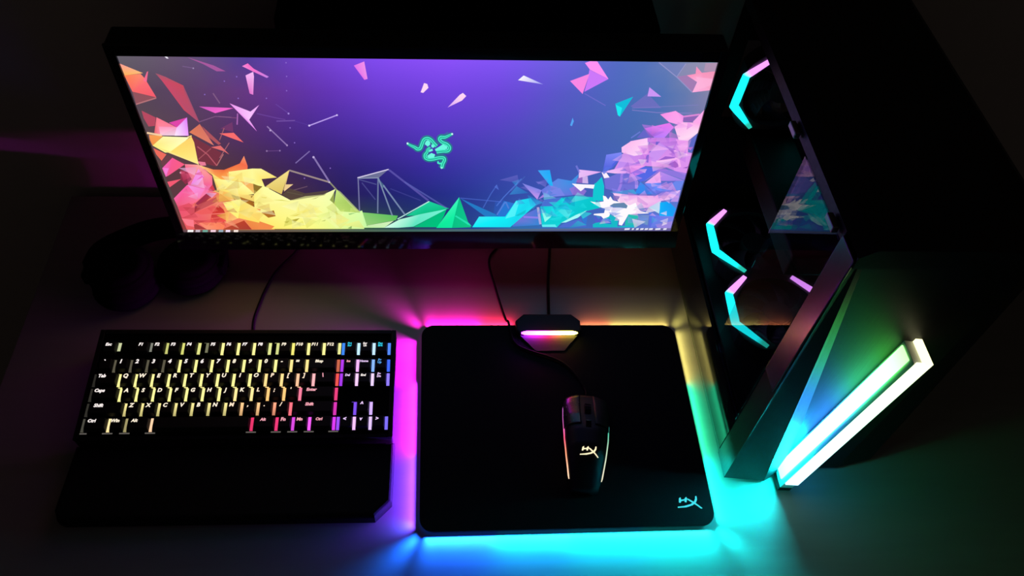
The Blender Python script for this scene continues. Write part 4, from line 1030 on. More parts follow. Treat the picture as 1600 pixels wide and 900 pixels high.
(100,4,1,70,240,200,5118,5490,5132,5445,5173,5564,5159,5609),
(100,4,1,70,240,200,5132,5445,5141,5413,5182,5533,5173,5564),
(100,4,1,30,150,130,4617,5620,4630,5595,4633,5614,4620,5636),
(100,4,1,30,150,130,4630,5595,4648,5560,4652,5580,4633,5614),
(100,4,1,30,150,130,4648,5560,4669,5521,4673,5544,4652,5580),
(100,4,1,30,150,130,4669,5521,4688,5487,4693,5512,4673,5544),
(100,4,1,30,150,130,4688,5487,4706,5460,4710,5487,4693,5512),
(100,4,1,30,150,130,4706,5460,4723,5435,4728,5465,4710,5487),
(100,4,1,30,150,130,4723,5435,4740,5411,4745,5443,4728,5465),
(100,4,1,30,150,130,4740,5411,4755,5387,4761,5419,4745,5443),
(100,4,1,30,150,130,4755,5387,4767,5360,4775,5391,4761,5419),
(100,4,1,30,150,130,4767,5360,4778,5329,4786,5362,4775,5391),
(100,4,1,30,150,130,4778,5329,4789,5302,4796,5339,4786,5362),
(100,4,1,30,150,130,4789,5302,4803,5285,4806,5327,4796,5339),
(100,4,1,30,150,130,4803,5285,4818,5283,4818,5325,4806,5327),
(100,4,1,30,150,130,4818,5283,4834,5290,4830,5331,4818,5325),
(100,4,1,30,150,130,4834,5290,4849,5309,4842,5346,4830,5331),
(100,4,1,30,150,130,4849,5309,4862,5341,4852,5370,4842,5346),
(100,4,1,30,150,130,4862,5341,4873,5390,4860,5409,4852,5370),
(100,4,1,30,150,130,4873,5390,4880,5449,4868,5464,4860,5409),
(100,4,1,30,150,130,4880,5449,4887,5513,4875,5527,4868,5464),
(100,4,1,30,150,130,4887,5513,4896,5575,4883,5591,4875,5527),
(100,4,1,30,150,130,4896,5575,4905,5642,4893,5658,4883,5591),
(100,4,1,30,150,130,4905,5642,4915,5713,4902,5730,4893,5658),
(100,4,1,30,150,130,4915,5713,4925,5778,4914,5799,4902,5730),
(100,4,1,30,150,130,4925,5778,4937,5827,4927,5855,4914,5799),
(100,4,1,30,150,130,4937,5827,4950,5860,4942,5894,4927,5855),
(100,4,1,30,150,130,4950,5860,4964,5883,4959,5921,4942,5894),
(100,4,1,30,150,130,4964,5883,4979,5896,4977,5937,4959,5921),
(100,4,1,30,150,130,4979,5896,4994,5901,4994,5942,4977,5937),
(100,4,1,30,150,130,4994,5901,5008,5895,5011,5936,4994,5942),
(100,4,1,30,150,130,5008,5895,5023,5880,5029,5918,5011,5936),
(100,4,1,30,150,130,5023,5880,5038,5856,5045,5891,5029,5918),
(100,4,1,30,150,130,5038,5856,5052,5826,5061,5858,5045,5891),
(100,4,1,30,150,130,5052,5826,5065,5788,5075,5816,5061,5858),
(100,4,1,30,150,130,5065,5788,5078,5740,5089,5765,5075,5816),
(100,4,1,30,150,130,5078,5740,5091,5687,5101,5713,5089,5765),
(100,4,1,30,150,130,5091,5687,5104,5637,5114,5664,5101,5713),
(100,4,1,30,150,130,5104,5637,5118,5587,5128,5615,5114,5664),
(100,4,1,30,150,130,5118,5587,5134,5536,5144,5564,5128,5615),
(100,4,1,30,150,130,5134,5536,5147,5490,5157,5519,5144,5564),
(100,4,1,30,150,130,5147,5490,5157,5459,5167,5487,5157,5519),
(100,4,1,70,240,200,5449,6219,5436,6205,5450,6123,5461,6144),
(100,4,1,70,240,200,5436,6205,5419,6185,5433,6095,5450,6123),
(100,4,1,70,240,200,5419,6185,5399,6161,5414,6063,5433,6095),
(100,4,1,70,240,200,5399,6161,5380,6139,5397,6033,5414,6063),
(100,4,1,70,240,200,5380,6139,5361,6116,5380,6003,5397,6033),
(100,4,1,70,240,200,5361,6116,5343,6092,5362,5971,5380,6003),
(100,4,1,70,240,200,5343,6092,5326,6074,5343,5940,5362,5971),
(100,4,1,70,240,200,5326,6074,5311,6064,5321,5915,5343,5940),
(100,4,1,70,240,200,5311,6064,5297,6066,5297,5905,5321,5915),
(100,4,1,70,240,200,5297,6066,5279,6075,5275,5906,5297,5905),
(100,4,1,70,240,200,5279,6075,5257,6081,5259,5909,5275,5906),
(100,4,1,70,240,200,5257,6081,5233,6069,5253,5908,5259,5909),
(100,4,1,70,240,200,5233,6069,5213,6031,5250,5901,5253,5908),
(100,4,1,70,240,200,5213,6031,5199,5980,5247,5888,5250,5901),
(100,4,1,70,240,200,5199,5980,5190,5917,5245,5879,5247,5888),
(100,4,1,70,240,200,5190,5917,5190,5842,5245,5879,5245,5879),
(100,4,1,70,240,200,5190,5842,5200,5775,5247,5868,5245,5879),
(100,4,1,70,240,200,5200,5775,5214,5721,5255,5839,5247,5868),
(100,4,1,70,240,200,5214,5721,5231,5672,5267,5804,5255,5839),
(100,4,1,70,240,200,5231,5672,5251,5627,5280,5775,5267,5804),
(100,4,1,70,240,200,5251,5627,5274,5591,5295,5752,5280,5775),
(100,4,1,70,240,200,5274,5591,5299,5565,5317,5729,5295,5752),
(100,4,1,70,240,200,5299,5565,5319,5542,5342,5701,5317,5729),
(100,4,1,70,240,200,5319,5542,5334,5517,5366,5661,5342,5701),
(100,4,1,70,240,200,5334,5517,5347,5483,5386,5609,5366,5661),
(100,4,1,70,240,200,5347,5483,5360,5442,5404,5550,5386,5609),
(100,4,1,70,240,200,5360,5442,5368,5405,5419,5483,5404,5550),
(100,4,1,70,240,200,5368,5405,5371,5386,5427,5403,5419,5483),
(100,4,1,70,240,200,5371,5386,5370,5369,5425,5320,5427,5403),
(100,4,1,70,240,200,5370,5369,5366,5340,5415,5246,5425,5320),
(100,4,1,70,240,200,5366,5340,5358,5312,5398,5183,5415,5246),
(100,4,1,70,240,200,5358,5312,5351,5295,5376,5133,5398,5183),
(100,4,1,70,240,200,5351,5295,5340,5287,5348,5111,5376,5133),
(100,4,1,70,240,200,5340,5287,5320,5286,5321,5108,5348,5111),
(100,4,1,70,240,200,5320,5286,5294,5288,5295,5110,5321,5108),
(100,4,1,70,240,200,5294,5288,5266,5285,5271,5108,5295,5110),
(100,4,1,70,240,200,5266,5285,5234,5273,5242,5097,5271,5108),
(100,4,1,70,240,200,5234,5273,5200,5258,5209,5082,5242,5097),
(100,4,1,70,240,200,5200,5258,5169,5244,5178,5068,5209,5082),
(100,4,1,70,240,200,5169,5244,5148,5234,5157,5058,5178,5068),
(100,4,1,30,150,130,5453,6190,5441,6174,5444,6155,5456,6173),
(100,4,1,30,150,130,5441,6174,5424,6150,5428,6129,5444,6155),
(100,4,1,30,150,130,5424,6150,5405,6124,5408,6100,5428,6129),
(100,4,1,30,150,130,5405,6124,5386,6098,5390,6073,5408,6100),
(100,4,1,30,150,130,5386,6098,5368,6073,5373,6046,5390,6073),
(100,4,1,30,150,130,5368,6073,5350,6046,5355,6017,5373,6046),
(100,4,1,30,150,130,5350,6046,5332,6023,5336,5991,5355,6017),
(100,4,1,30,150,130,5332,6023,5315,6007,5317,5972,5336,5991),
(100,4,1,30,150,130,5315,6007,5297,6005,5297,5966,5317,5972),
(100,4,1,30,150,130,5297,6005,5277,6011,5276,5971,5297,5966),
(100,4,1,30,150,130,5277,6011,5258,6016,5258,5975,5276,5971),
(100,4,1,30,150,130,5258,6016,5241,6008,5246,5969,5258,5975),
(100,4,1,30,150,130,5241,6008,5227,5982,5236,5950,5246,5969),
(100,4,1,30,150,130,5227,5982,5217,5945,5229,5923,5236,5950),
(100,4,1,30,150,130,5217,5945,5211,5902,5225,5893,5229,5923),
(100,4,1,30,150,130,5211,5902,5211,5856,5224,5865,5225,5893),
(100,4,1,30,150,130,5211,5856,5218,5811,5229,5833,5224,5865),
(100,4,1,30,150,130,5218,5811,5230,5766,5240,5794,5229,5833),
(100,4,1,30,150,130,5230,5766,5245,5722,5254,5754,5240,5794),
(100,4,1,30,150,130,5245,5722,5262,5683,5269,5719,5254,5754),
(100,4,1,30,150,130,5262,5683,5282,5652,5287,5691,5269,5719),
(100,4,1,30,150,130,5282,5652,5306,5627,5310,5667,5287,5691),
(100,4,1,30,150,130,5306,5627,5328,5602,5333,5641,5310,5667),
(100,4,1,30,150,130,5328,5602,5346,5572,5354,5606,5333,5641),
(100,4,1,30,150,130,5346,5572,5362,5531,5371,5561,5354,5606),
(100,4,1,30,150,130,5362,5531,5377,5483,5387,5509,5371,5561),
(100,4,1,30,150,130,5377,5483,5387,5435,5399,5454,5387,5509),
(100,4,1,30,150,130,5387,5435,5392,5392,5406,5397,5399,5454),
(100,4,1,30,150,130,5392,5392,5391,5351,5404,5339,5406,5397),
(100,4,1,30,150,130,5391,5351,5384,5305,5396,5282,5404,5339),
(100,4,1,30,150,130,5384,5305,5374,5263,5383,5232,5396,5282),
(100,4,1,30,150,130,5374,5263,5360,5234,5366,5195,5383,5232),
(100,4,1,30,150,130,5360,5234,5343,5220,5345,5178,5366,5195),
(100,4,1,30,150,130,5343,5220,5321,5219,5321,5176,5345,5178),
(100,4,1,30,150,130,5321,5219,5295,5221,5295,5178,5321,5176),
(100,4,1,30,150,130,5295,5221,5268,5218,5269,5175,5295,5178),
(100,4,1,30,150,130,5268,5218,5237,5206,5239,5164,5269,5175),
(100,4,1,30,150,130,5237,5206,5203,5191,5205,5149,5239,5164),
(100,4,1,30,150,130,5203,5191,5172,5177,5175,5135,5205,5149),
(100,4,1,30,150,130,5172,5177,5151,5167,5153,5125,5175,5135),
(100,4,1,70,240,200,5033,5456,5023,5437,5041,5364,5050,5390),
(100,4,1,70,240,200,5023,5437,5008,5407,5029,5329,5041,5364),
(100,4,1,70,240,200,5008,5407,4992,5369,5017,5291,5029,5329),
(100,4,1,70,240,200,4992,5369,4978,5324,5010,5259,5017,5291),
(100,4,1,70,240,200,4978,5324,4969,5273,5007,5233,5010,5259),
(100,4,1,70,240,200,4969,5273,4964,5225,5006,5199,5007,5233),
(100,4,1,70,240,200,4964,5225,4961,5188,5005,5151,5006,5199),
(100,4,1,70,240,200,4961,5188,4956,5161,4999,5094,5005,5151),
(100,4,1,70,240,200,4956,5161,4949,5134,4990,5039,4999,5094),
(100,4,1,70,240,200,4949,5134,4937,5098,4979,4992,4990,5039),
(100,4,1,70,240,200,4937,5098,4924,5051,4971,4955,4979,4992),
(100,4,1,70,240,200,4924,5051,4914,4992,4968,4932,4971,4955),
(100,4,1,70,240,200,4914,4992,4909,4929,4966,4908,4968,4932),
(100,4,1,70,240,200,4909,4929,4909,4866,4966,4881,4966,4908),
(100,4,1,70,240,200,4909,4866,4913,4802,4967,4861,4966,4881),
(100,4,1,70,240,200,4913,4802,4923,4739,4968,4852,4967,4861),
(100,4,1,70,240,200,4923,4739,4939,4692,4972,4841,4968,4852),
(100,4,1,70,240,200,4939,4692,4958,4660,4982,4825,4972,4841),
(100,4,1,70,240,200,4958,4660,4979,4637,4994,4811,4982,4825),
(100,4,1,70,240,200,4979,4637,5000,4623,5008,4802,4994,4811),
(100,4,1,70,240,200,5000,4623,5023,4618,5024,4799,5008,4802),
(100,4,1,70,240,200,5023,4618,5047,4621,5042,4802,5024,4799),
(100,4,1,70,240,200,5047,4621,5070,4630,5063,4809,5042,4802),
(100,4,1,70,240,200,5070,4630,5094,4641,5084,4819,5063,4809),
(100,4,1,70,240,200,5094,4641,5119,4657,5106,4833,5084,4819),
(100,4,1,70,240,200,5119,4657,5144,4677,5129,4852,5106,4833),
(100,4,1,70,240,200,5144,4677,5167,4696,5155,4873,5129,4852),
(100,4,1,70,240,200,5167,4696,5189,4708,5181,4887,5155,4873),
(100,4,1,70,240,200,5189,4708,5213,4716,5208,4896,5181,4887),
(100,4,1,70,240,200,5213,4716,5239,4721,5237,4901,5208,4896),
(100,4,1,70,240,200,5239,4721,5260,4720,5265,4899,5237,4901),
(100,4,1,70,240,200,5260,4720,5272,4714,5290,4884,5265,4899),
(100,4,1,70,240,200,5272,4714,5271,4715,5313,4838,5290,4884),
(100,4,1,70,240,200,5271,4715,5270,4719,5325,4770,5313,4838),
(100,4,1,70,240,200,5270,4719,5270,4706,5328,4707,5325,4770),
(100,4,1,70,240,200,5270,4706,5269,4684,5326,4646,5328,4707),
(100,4,1,70,240,200,5269,4684,5267,4658,5320,4583,5326,4646),
(100,4,1,70,240,200,5267,4658,5260,4617,5310,4527,5320,4583),
(100,4,1,70,240,200,5260,4617,5250,4562,5301,4476,5310,4527),
(100,4,1,70,240,200,5250,4562,5240,4497,5294,4427,5301,4476),
(100,4,1,70,240,200,5240,4497,5232,4421,5287,4364,5294,4427),
(100,4,1,70,240,200,5232,4421,5224,4339,5280,4287,5287,4364),
(100,4,1,70,240,200,5224,4339,5218,4266,5274,4214,5280,4287),
(100,4,1,70,240,200,5218,4266,5213,4215,5269,4163,5274,4214),
(100,4,1,30,150,130,5039,5431,5030,5409,5034,5392,5043,5415),
(100,4,1,30,150,130,5030,5409,5016,5377,5021,5359,5034,5392),
(100,4,1,30,150,130,5016,5377,5002,5339,5007,5321,5021,5359),
(100,4,1,30,150,130,5002,5339,4990,5299,4998,5284,5007,5321),
(100,4,1,30,150,130,4990,5299,4984,5258,4993,5249,4998,5284),
(100,4,1,30,150,130,4984,5258,4980,5215,4990,5209,4993,5249),
(100,4,1,30,150,130,4980,5215,4977,5174,4988,5165,4990,5209),
(100,4,1,30,150,130,4977,5174,4973,5136,4983,5119,4988,5165),
(100,4,1,30,150,130,4973,5136,4964,5098,4974,5075,4983,5119),
(100,4,1,30,150,130,4964,5098,4953,5058,4963,5032,4974,5075),
(100,4,1,30,150,130,4953,5058,4942,5015,4953,4992,4963,5032),
(100,4,1,30,150,130,4942,5015,4934,4969,4947,4955,4953,4992),
(100,4,1,30,150,130,4934,4969,4931,4921,4945,4916,4947,4955),
(100,4,1,30,150,130,4931,4921,4930,4872,4944,4875,4945,4916),
(100,4,1,30,150,130,4930,4872,4933,4824,4946,4839,4944,4875),
(100,4,1,30,150,130,4933,4824,4940,4782,4951,4809,4946,4839),
(100,4,1,30,150,130,4940,4782,4952,4749,4960,4784,4951,4809),
(100,4,1,30,150,130,4952,4749,4967,4723,4973,4762,4960,4784),
(100,4,1,30,150,130,4967,4723,4985,4703,4988,4745,4973,4762),
(100,4,1,30,150,130,4985,4703,5003,4691,5005,4734,4988,4745),
(100,4,1,30,150,130,5003,4691,5023,4687,5023,4730,5005,4734),
(100,4,1,30,150,130,5023,4687,5045,4690,5044,4734,5023,4730),
(100,4,1,30,150,130,5045,4690,5068,4698,5066,4741,5044,4734),
(100,4,1,30,150,130,5068,4698,5091,4709,5088,4752,5066,4741),
(100,4,1,30,150,130,5091,4709,5114,4724,5111,4766,5088,4752),
(100,4,1,30,150,130,5114,4724,5138,4744,5135,4786,5111,4766),
(100,4,1,30,150,130,5138,4744,5162,4763,5159,4806,5135,4786),
(100,4,1,30,150,130,5162,4763,5186,4776,5184,4819,5159,4806),
(100,4,1,30,150,130,5186,4776,5212,4784,5210,4828,5184,4819),
(100,4,1,30,150,130,5212,4784,5238,4789,5238,4833,5210,4828),
(100,4,1,30,150,130,5238,4789,5262,4788,5263,4831,5238,4833),
(100,4,1,30,150,130,5262,4788,5279,4778,5283,4819,5263,4831),
(100,4,1,30,150,130,5279,4778,5287,4762,5297,4791,5283,4819),
(100,4,1,30,150,130,5287,4762,5291,4738,5304,4751,5297,4791),
(100,4,1,30,150,130,5291,4738,5292,4706,5306,4706,5304,4751),
(100,4,1,30,150,130,5292,4706,5291,4670,5305,4660,5306,4706),
(100,4,1,30,150,130,5291,4670,5287,4630,5300,4612,5305,4660),
(100,4,1,30,150,130,5287,4630,5279,4583,5291,4561,5300,4612),
(100,4,1,30,150,130,5279,4583,5269,4530,5281,4509,5291,4561),
(100,4,1,30,150,130,5269,4530,5260,4470,5273,4454,5281,4509),
(100,4,1,30,150,130,5260,4470,5253,4399,5266,4386,5273,4454),
(100,4,1,30,150,130,5253,4399,5245,4319,5259,4307,5266,4386),
(100,4,1,30,150,130,5245,4319,5239,4246,5252,4234,5259,4307),
(100,4,1,30,150,130,5239,4246,5234,4195,5248,4183,5252,4234),
(100,4,1,70,240,200,5174,4619,5170,4600,5195,4553,5198,4574),
(100,4,1,70,240,200,5170,4600,5163,4569,5190,4527,5195,4553),
(100,4,1,70,240,200,5163,4569,5158,4522,5188,4514,5190,4527),
(100,4,1,70,240,200,5158,4522,5166,4458,5185,4532,5188,4514),
(100,4,1,70,240,200,5166,4458,5185,4435,5191,4527,5185,4532),
(100,4,1,70,240,200,5185,4435,5205,4425,5209,4519,5191,4527),
(100,4,1,70,240,200,5205,4425,5225,4419,5228,4513,5209,4519),
(100,4,1,70,240,200,5225,4419,5239,4415,5241,4509,5228,4513),
(60,4,1,35,130,130,5266,6055,5290,6096,5283,6131,5261,6081),
(60,4,1,35,130,130,5290,6096,5324,6161,5316,6198,5283,6131),
(60,4,1,35,130,130,5324,6161,5357,6227,5349,6264,5316,6198),
(60,4,1,35,130,130,5357,6227,5380,6272,5372,6309,5349,6264),
(90,6,1,210,255,255,4649,5638,4638,5585,4618,5584,4609,5638,4619,5691,4639,5691),
(90,6,1,210,255,255,5469,6182,5460,6129,5440,6129,5430,6181,5439,6234,5459,6234),
(90,6,1,150,255,230,5262,4206,5252,4149,5231,4149,5220,4206,5231,4263,5251,4263),
(85,12,12,105,80,85,130,100,70,110,120,80,70,110,100,70,90,130,110,100,150,105,95,150,70,90,130,70,110,100,95,105,75,120,85,70,90,70,80,5,187,1439,175,2981,175,4540,162,6648,180,9993,207,9999,0,6654,0,4539,0,2974,0,1427,0,0,0),
(100,4,1,255,250,250,98,164,212,163,191,12,77,13),
(100,4,1,200,185,200,256,163,344,162,325,10,236,11),
(100,4,1,110,170,155,395,161,496,160,477,9,375,10),
(100,4,1,250,210,225,553,160,655,159,636,8,534,8),
(100,4,1,150,175,190,712,159,801,158,782,6,693,7),
(100,4,1,245,225,250,852,157,941,157,923,5,833,6),
(100,4,1,250,230,220,1011,156,1100,155,1082,3,993,4),
(100,4,1,235,235,250,9018,197,9125,215,9120,95,9013,78),
(100,4,1,235,235,250,9173,196,9213,214,9209,95,9169,77),
(100,4,1,235,235,250,9261,195,9314,213,9310,94,9257,76),
(100,4,1,235,235,250,9349,194,9416,212,9412,93,9346,75),
(100,4,1,235,235,250,9444,194,9511,211,9507,92,9441,74),
(100,4,1,235,235,250,9533,193,9612,211,9609,91,9529,73),
(100,4,1,235,235,250,9668,192,9775,209,9773,90,9665,72),
(100,4,1,235,235,250,9838,190,9905,208,9902,89,9836,71),
]

# ---------------------------------------------------------------- monitor with its lit screen
SW, SH = 0.673, 0.2829
ux = Vector((0.99939, -0.01216, 0.0327)).normalized()
uy = Vector((-0.00404, 0.01492, 0.99988))
uy = (uy - ux * uy.dot(ux)).normalized()
un = ux.cross(uy)
MON_O = Vector((-0.503, 0.402, 0.0842))
monitor = thing('monitor', 'ultrawide black monitor showing a bright wallpaper of coloured shards', 'monitor')
monitor.matrix_world = Matrix(((ux.x, uy.x, un.x, MON_O.x), (ux.y, uy.y, un.y, MON_O.y), (ux.z, uy.z, un.z, MON_O.z), (0, 0, 0, 1)))

# housing, thin bezel ring, sloping glossy chin
housing_pts = rounded_rect(-0.011, SW + 0.011, -0.026, SH + 0.015, 0.004, 3)
prism('housing', housing_pts, -0.032, -0.0016, M_BLACK, monitor)
bm = bmesh.new()
add_box(bm, -0.011, -0.0002, -0.0005, SH + 0.015, -0.0015, 0.0022, 0.0007)
add_box(bm, SW + 0.0002, SW + 0.011, -0.0005, SH + 0.015, -0.0015, 0.0022, 0.0007)
add_box(bm, -0.0002, SW + 0.0002, SH + 0.0002, SH + 0.015, -0.0015, 0.0022, 0.0007)
bm_obj('bezel', bm, M_GLOSS, monitor)
chin = [(-0.0002, -0.0015), (-0.0002, 0.0016), (-0.0262, 0.0100), (-0.0280, 0.0085), (-0.0280, -0.0015)]
CV = [(x, a, b) for x in (-0.011, SW + 0.011) for a, b in chin]
n = len(chin)
CF = [tuple(range(n))[::-1], tuple(range(n, 2 * n))] + [(i, (i + 1) % n, (i + 1) % n + n, i + n) for i in range(n)]
bm = bmesh.new()
vs = [bm.verts.new(v) for v in CV]
for f in CF:
    bm.faces.new([vs[i] for i in f])
bm_obj('chin_bezel', bm, M_GLOSS, monitor)
# stand: hidden behind the panel
bm = bmesh.new()
add_box(bm, SW / 2 - 0.045, SW / 2 + 0.045, 0.02, 0.16, -0.050, -0.032, 0.004)
bm_obj('stand_mount', bm, M_BLACK, monitor)
box('stand_neck', SW / 2 - 0.028, SW / 2 + 0.028, -0.0835, 0.10, -0.075, -0.050, M_BLACK, monitor, 0.004)
foot_at = monitor.matrix_world @ Vector((SW / 2, 0, -0.098))
bm = bmesh.new()
add_box(bm, foot_at.x - 0.098, foot_at.x + 0.098, foot_at.y - 0.038, foot_at.y + 0.042, 0.0, 0.0125, 0.005)
bm.transform(monitor.matrix_world.inverted())
bm_obj('stand_base', bm, M_BLACK, monitor)

# glowing panel: a coarse colour grid, then the wallpaper's shards in thin layers over it
NV = len(SCREEN_GRID) - 1
NU = len(SCREEN_GRID[0]) // 3 - 1
V, Fc, Cc = [], [], []
for j in range(NV + 1):
    for i in range(NU + 1):
        V.append((SW * i / NU, SH * j / NV, 0.0))
        Cc.append(lin(SCREEN_GRID[j][i * 3:i * 3 + 3]))
for j in range(NV):
    for i in range(NU):
        a = j * (NU + 1) + i
        Fc.append((a, a + 1, a + NU + 2, a + NU + 1))
screen = mesh_obj('screen', V, Fc, M_LED, monitor, Cc)
screen['label'] = 'glowing panel with a violet to blue gradient'
V, Fc, Cc = [], [], []
for k, row in enumerate(SCREEN_SHAPES):
    al, np_, nc = row[:3]
    cols = [lin(row[3 + 3 * i:6 + 3 * i]) for i in range(nc)]
    q0 = 3 + 3 * nc
    pts = [(row[q0 + 2 * i] / 9999.0, row[q0 + 2 * i + 1] / 9999.0) for i in range(np_)]
    cols = [cols[min(i, nc - 1)] for i in range(np_)]
    z = 0.00004 + k * 0.0000015
    base = len(V)
    for (u, v), c in zip(pts, cols):
        V.append((u * SW, v * SH, z))
        Cc.append((*c, al / 100.0))
    Fc.append(tuple(range(base, base + len(pts))))
mesh_obj('wallpaper', V, Fc, M_SCREEN, screen, Cc)

# ---------------------------------------------------------------- emblem outline shared by pad and mouse (writing on the goods)
EMBLEM = [
    [(383, 180), (390, 135), (410, 121), (414, 160), (400, 183)],
    [(405, 150), (450, 143), (455, 158), (408, 166)],
    [(443, 176), (450, 135), (470, 119), (477, 138), (462, 180)],
    [(470, 138), (492, 142), (545, 178), (585, 213), (618, 246), (600, 250), (563, 216), (528, 190), (480, 153)],
    [(362, 223), (430, 217), (500, 199), (542, 171), (560, 141), (564, 114), (580, 112), (579, 150), (562, 181), (522, 211), (450, 233), (362, 236)],
]
def emblem_mesh(name, width, mat, led, parent, surf):
    V, Fc, Cc = [], [], []
    s = width / 256.0
    for k, poly in enumerate(EMBLEM):
        # split every outline edge so the print follows a curved top
        b = len(V)
        for x, y in poly:
            V.append(surf((x - 490) * s, (182 - y) * s, 0.00002 * k))
            Cc.append(led)
        Fc.append(tuple(range(b, b + len(poly))))
    return mesh_obj(name, V, Fc, mat, parent, Cc)

# ---------------------------------------------------------------- mouse pad with lit rim
PAD_Z = 0.0076
pad = thing('mouse_pad', 'large black gaming mouse pad with a glowing rainbow rim', 'mouse pad', (0, 0.15, 0))
def ring_of(inset, r, n=10):
    return rounded_rect(-0.18 + inset, 0.18 - inset, -0.15 + inset, 0.15 - inset, r, n)
prism('base_plate', ring_of(0.0035, 0.0145), 0.0, 0.0056, M_RUBBER, pad)
prism('pad_surface', ring_of(0.0, 0.018), 0.0056, PAD_Z, M_CLOTH, pad, bevel=0.0008)
MAG, PUR, VIO, BLU = (0.80, 0.008, 0.86), (0.38, 0.014, 0.95), (0.15, 0.035, 1.0), (0.008, 0.12, 1.0)
def rim_color(x, y):
    """rim colour at a point of the rim, in pad coordinates"""
    ex = min(x + 0.18, 0.18 - x)
    ey = min(y + 0.15, 0.15 - y)
    if ex < ey:
        if x < 0:
            return MAG if y > 0.06 else PUR if y > -0.045 else VIO if y > -0.125 else BLU
        return (0.008, 0.62, 0.56) if y < -0.06 else (0.03, 0.55, 0.28) if y < 0.055 else (0.42, 0.42, 0.12)
    if y < 0:
        return BLU if x < -0.09 else (0.008, 0.34, 1.0) if x < 0.0 else (0.006, 0.55, 0.95) if x < 0.09 else (0.006, 0.70, 0.80)
    return (0.95, 0.02, 0.52) if x < -0.10 else (0.90, 0.03, 0.12) if x < -0.03 else (0.70, 0.22, 0.10) if x < 0.08 else (0.60, 0.50, 0.16)
pts = ring_of(0.0020, 0.016, 6)
dense = []
for i in range(len(pts)):
    a, b = Vector(pts[i]), Vector(pts[(i + 1) % len(pts)])
    k = max(1, int((b - a).length / 0.012))
    for j in range(k):
        dense.append(a.lerp(b, j / k))
V, Fc, Cc = [], [], []
for i, p in enumerate(dense):
    q = dense[(i + 1) % len(dense)]
    m_ = (p + q) / 2
    c = rim_color(m_.x, m_.y)
    b = len(V)
    V += [(p.x, p.y, 0.0007), (q.x, q.y, 0.0007), (q.x, q.y, 0.0054), (p.x, p.y, 0.0054)]
    Cc += [c] * 4
    Fc.append((b, b + 1, b + 2, b + 3))
mesh_obj('rim_light', V, Fc, M_LED, pad, Cc)

def rim_lamp(x, y, dx, dy, length, color, power, spread=140, height=0.0050):
    """one LED segment behind the rim's light guide: throws its light outwards over the desk"""
    la = bpy.data.lights.new('rim_lamp', 'AREA')
    la.shape = 'RECTANGLE'
    la.size = length
    la.size_y = 0.0042
    la.color = color
    la.energy = power * length
    la.spread = R(spread)
    o = bpy.data.objects.new('rim_lamp', la)
    COL.objects.link(o)
    o.parent = pad
    d = Vector((dx, dy, 0)).normalized()
    o.matrix_local = Matrix.Translation(Vector((x, y, height)) + d * 0.0012) @ d.to_track_quat('-Z', 'Y').to_matrix().to_4x4()
    return o
PW = 6.6
for y0, y1, c, k in ((0.128, 0.06, MAG, .75), (0.06, -0.045, PUR, .62), (-0.045, -0.143, VIO, 0.42)):
    rim_lamp(-0.18, (y0 + y1) / 2, -1, 0, y0 - y1, c, PW * k, spread=66 if y0 > 0.1 else 100)
for x0, x1, c, k in ((-0.173, -0.09, BLU, .8), (-0.09, 0.0, (0.006, 0.34, 1.0), .75), (0.0, 0.09, (0.004, 0.55, 0.92), .8), (0.09, 0.173, (0.004, 0.70, 0.76), .8)):
    rim_lamp((x0 + x1) / 2, -0.15, 0, -1, x1 - x0, c, PW * k)
for y0, y1, c, k in ((-0.143, -0.06, (0.006, 0.70, 0.60), .38), (-0.06, 0.055, (0.02, 0.62, 0.30), .19), (0.055, 0.143, (0.50, 0.46, 0.12), .13)):
    rim_lamp(0.18, (y0 + y1) / 2, 1, 0, y1 - y0, c, PW * k)
for x0, x1, c, k in ((-0.173, -0.10, (0.95, 0.010, 0.48), .40), (-0.10, -0.052, (0.90, 0.02, 0.10), .30), (0.046, 0.09, (0.75, 0.20, 0.08), .11), (0.09, 0.173, (0.62, 0.50, 0.13), .11)):
    rim_lamp((x0 + x1) / 2, 0.15, 0, 1, x1 - x0, c, PW * k, height=0.0030)
for sx, sy, c, k in ((-1, 1, (0.85, 0.012, 0.62), .38), (-1, -1, BLU, 1.0), (1, -1, (0.004, 0.75, 0.75), .7), (1, 1, (0.62, 0.58, 0.14), .13)):
    for deg, kk, sp_ in ((12, .25, 70), (45, 1.2, 50), (78, .25, 70)):
        if (sx, sy) == (-1, 1) and deg < 20:
            continue
        dx, dy = math.cos(R(deg)), math.sin(R(deg))
        rim_lamp(sx * (0.162 + 0.018 * dx), sy * (0.132 + 0.018 * dy), sx * dx, sy * dy, 0.0095, c, PW * k * kk, spread=sp_)

# cable box at the pad's far edge with its light bar
MX = -0.003
mod_pts = [(MX - 0.046, 0.134), (MX - 0.041, 0.1285), (MX + 0.041, 0.1285), (MX + 0.046, 0.134), (MX + 0.046, 0.151), (MX + 0.034, 0.1625), (MX - 0.034, 0.1625), (MX - 0.046, 0.151)]
prism('control_box', mod_pts, PAD_Z - 0.0002, 0.0178, M_BLACK, pad, bevel=0.0030, seg=3)
slope = [(MX - 0.041, 0.1290), (MX + 0.041, 0.1290), (MX + 0.020, 0.1050), (MX - 0.020, 0.1050)]
bm = bmesh.new()
top_ = [bm.verts.new((x, y, 0.0128 if y > 0.12 else PAD_Z + 0.0012)) for x, y in slope]
bot_ = [bm.verts.new((x, y, PAD_Z - 0.0002)) for x, y in slope]
bm.faces.new(top_)
bm.faces.new(bot_[::-1])
for i in range(4):
    bm.faces.new((bot_[i], bot_[(i + 1) % 4], top_[(i + 1) % 4], top_[i]))
bm_obj('sloping_lip', bm, M_SLOPE, pad)
N_ = 25
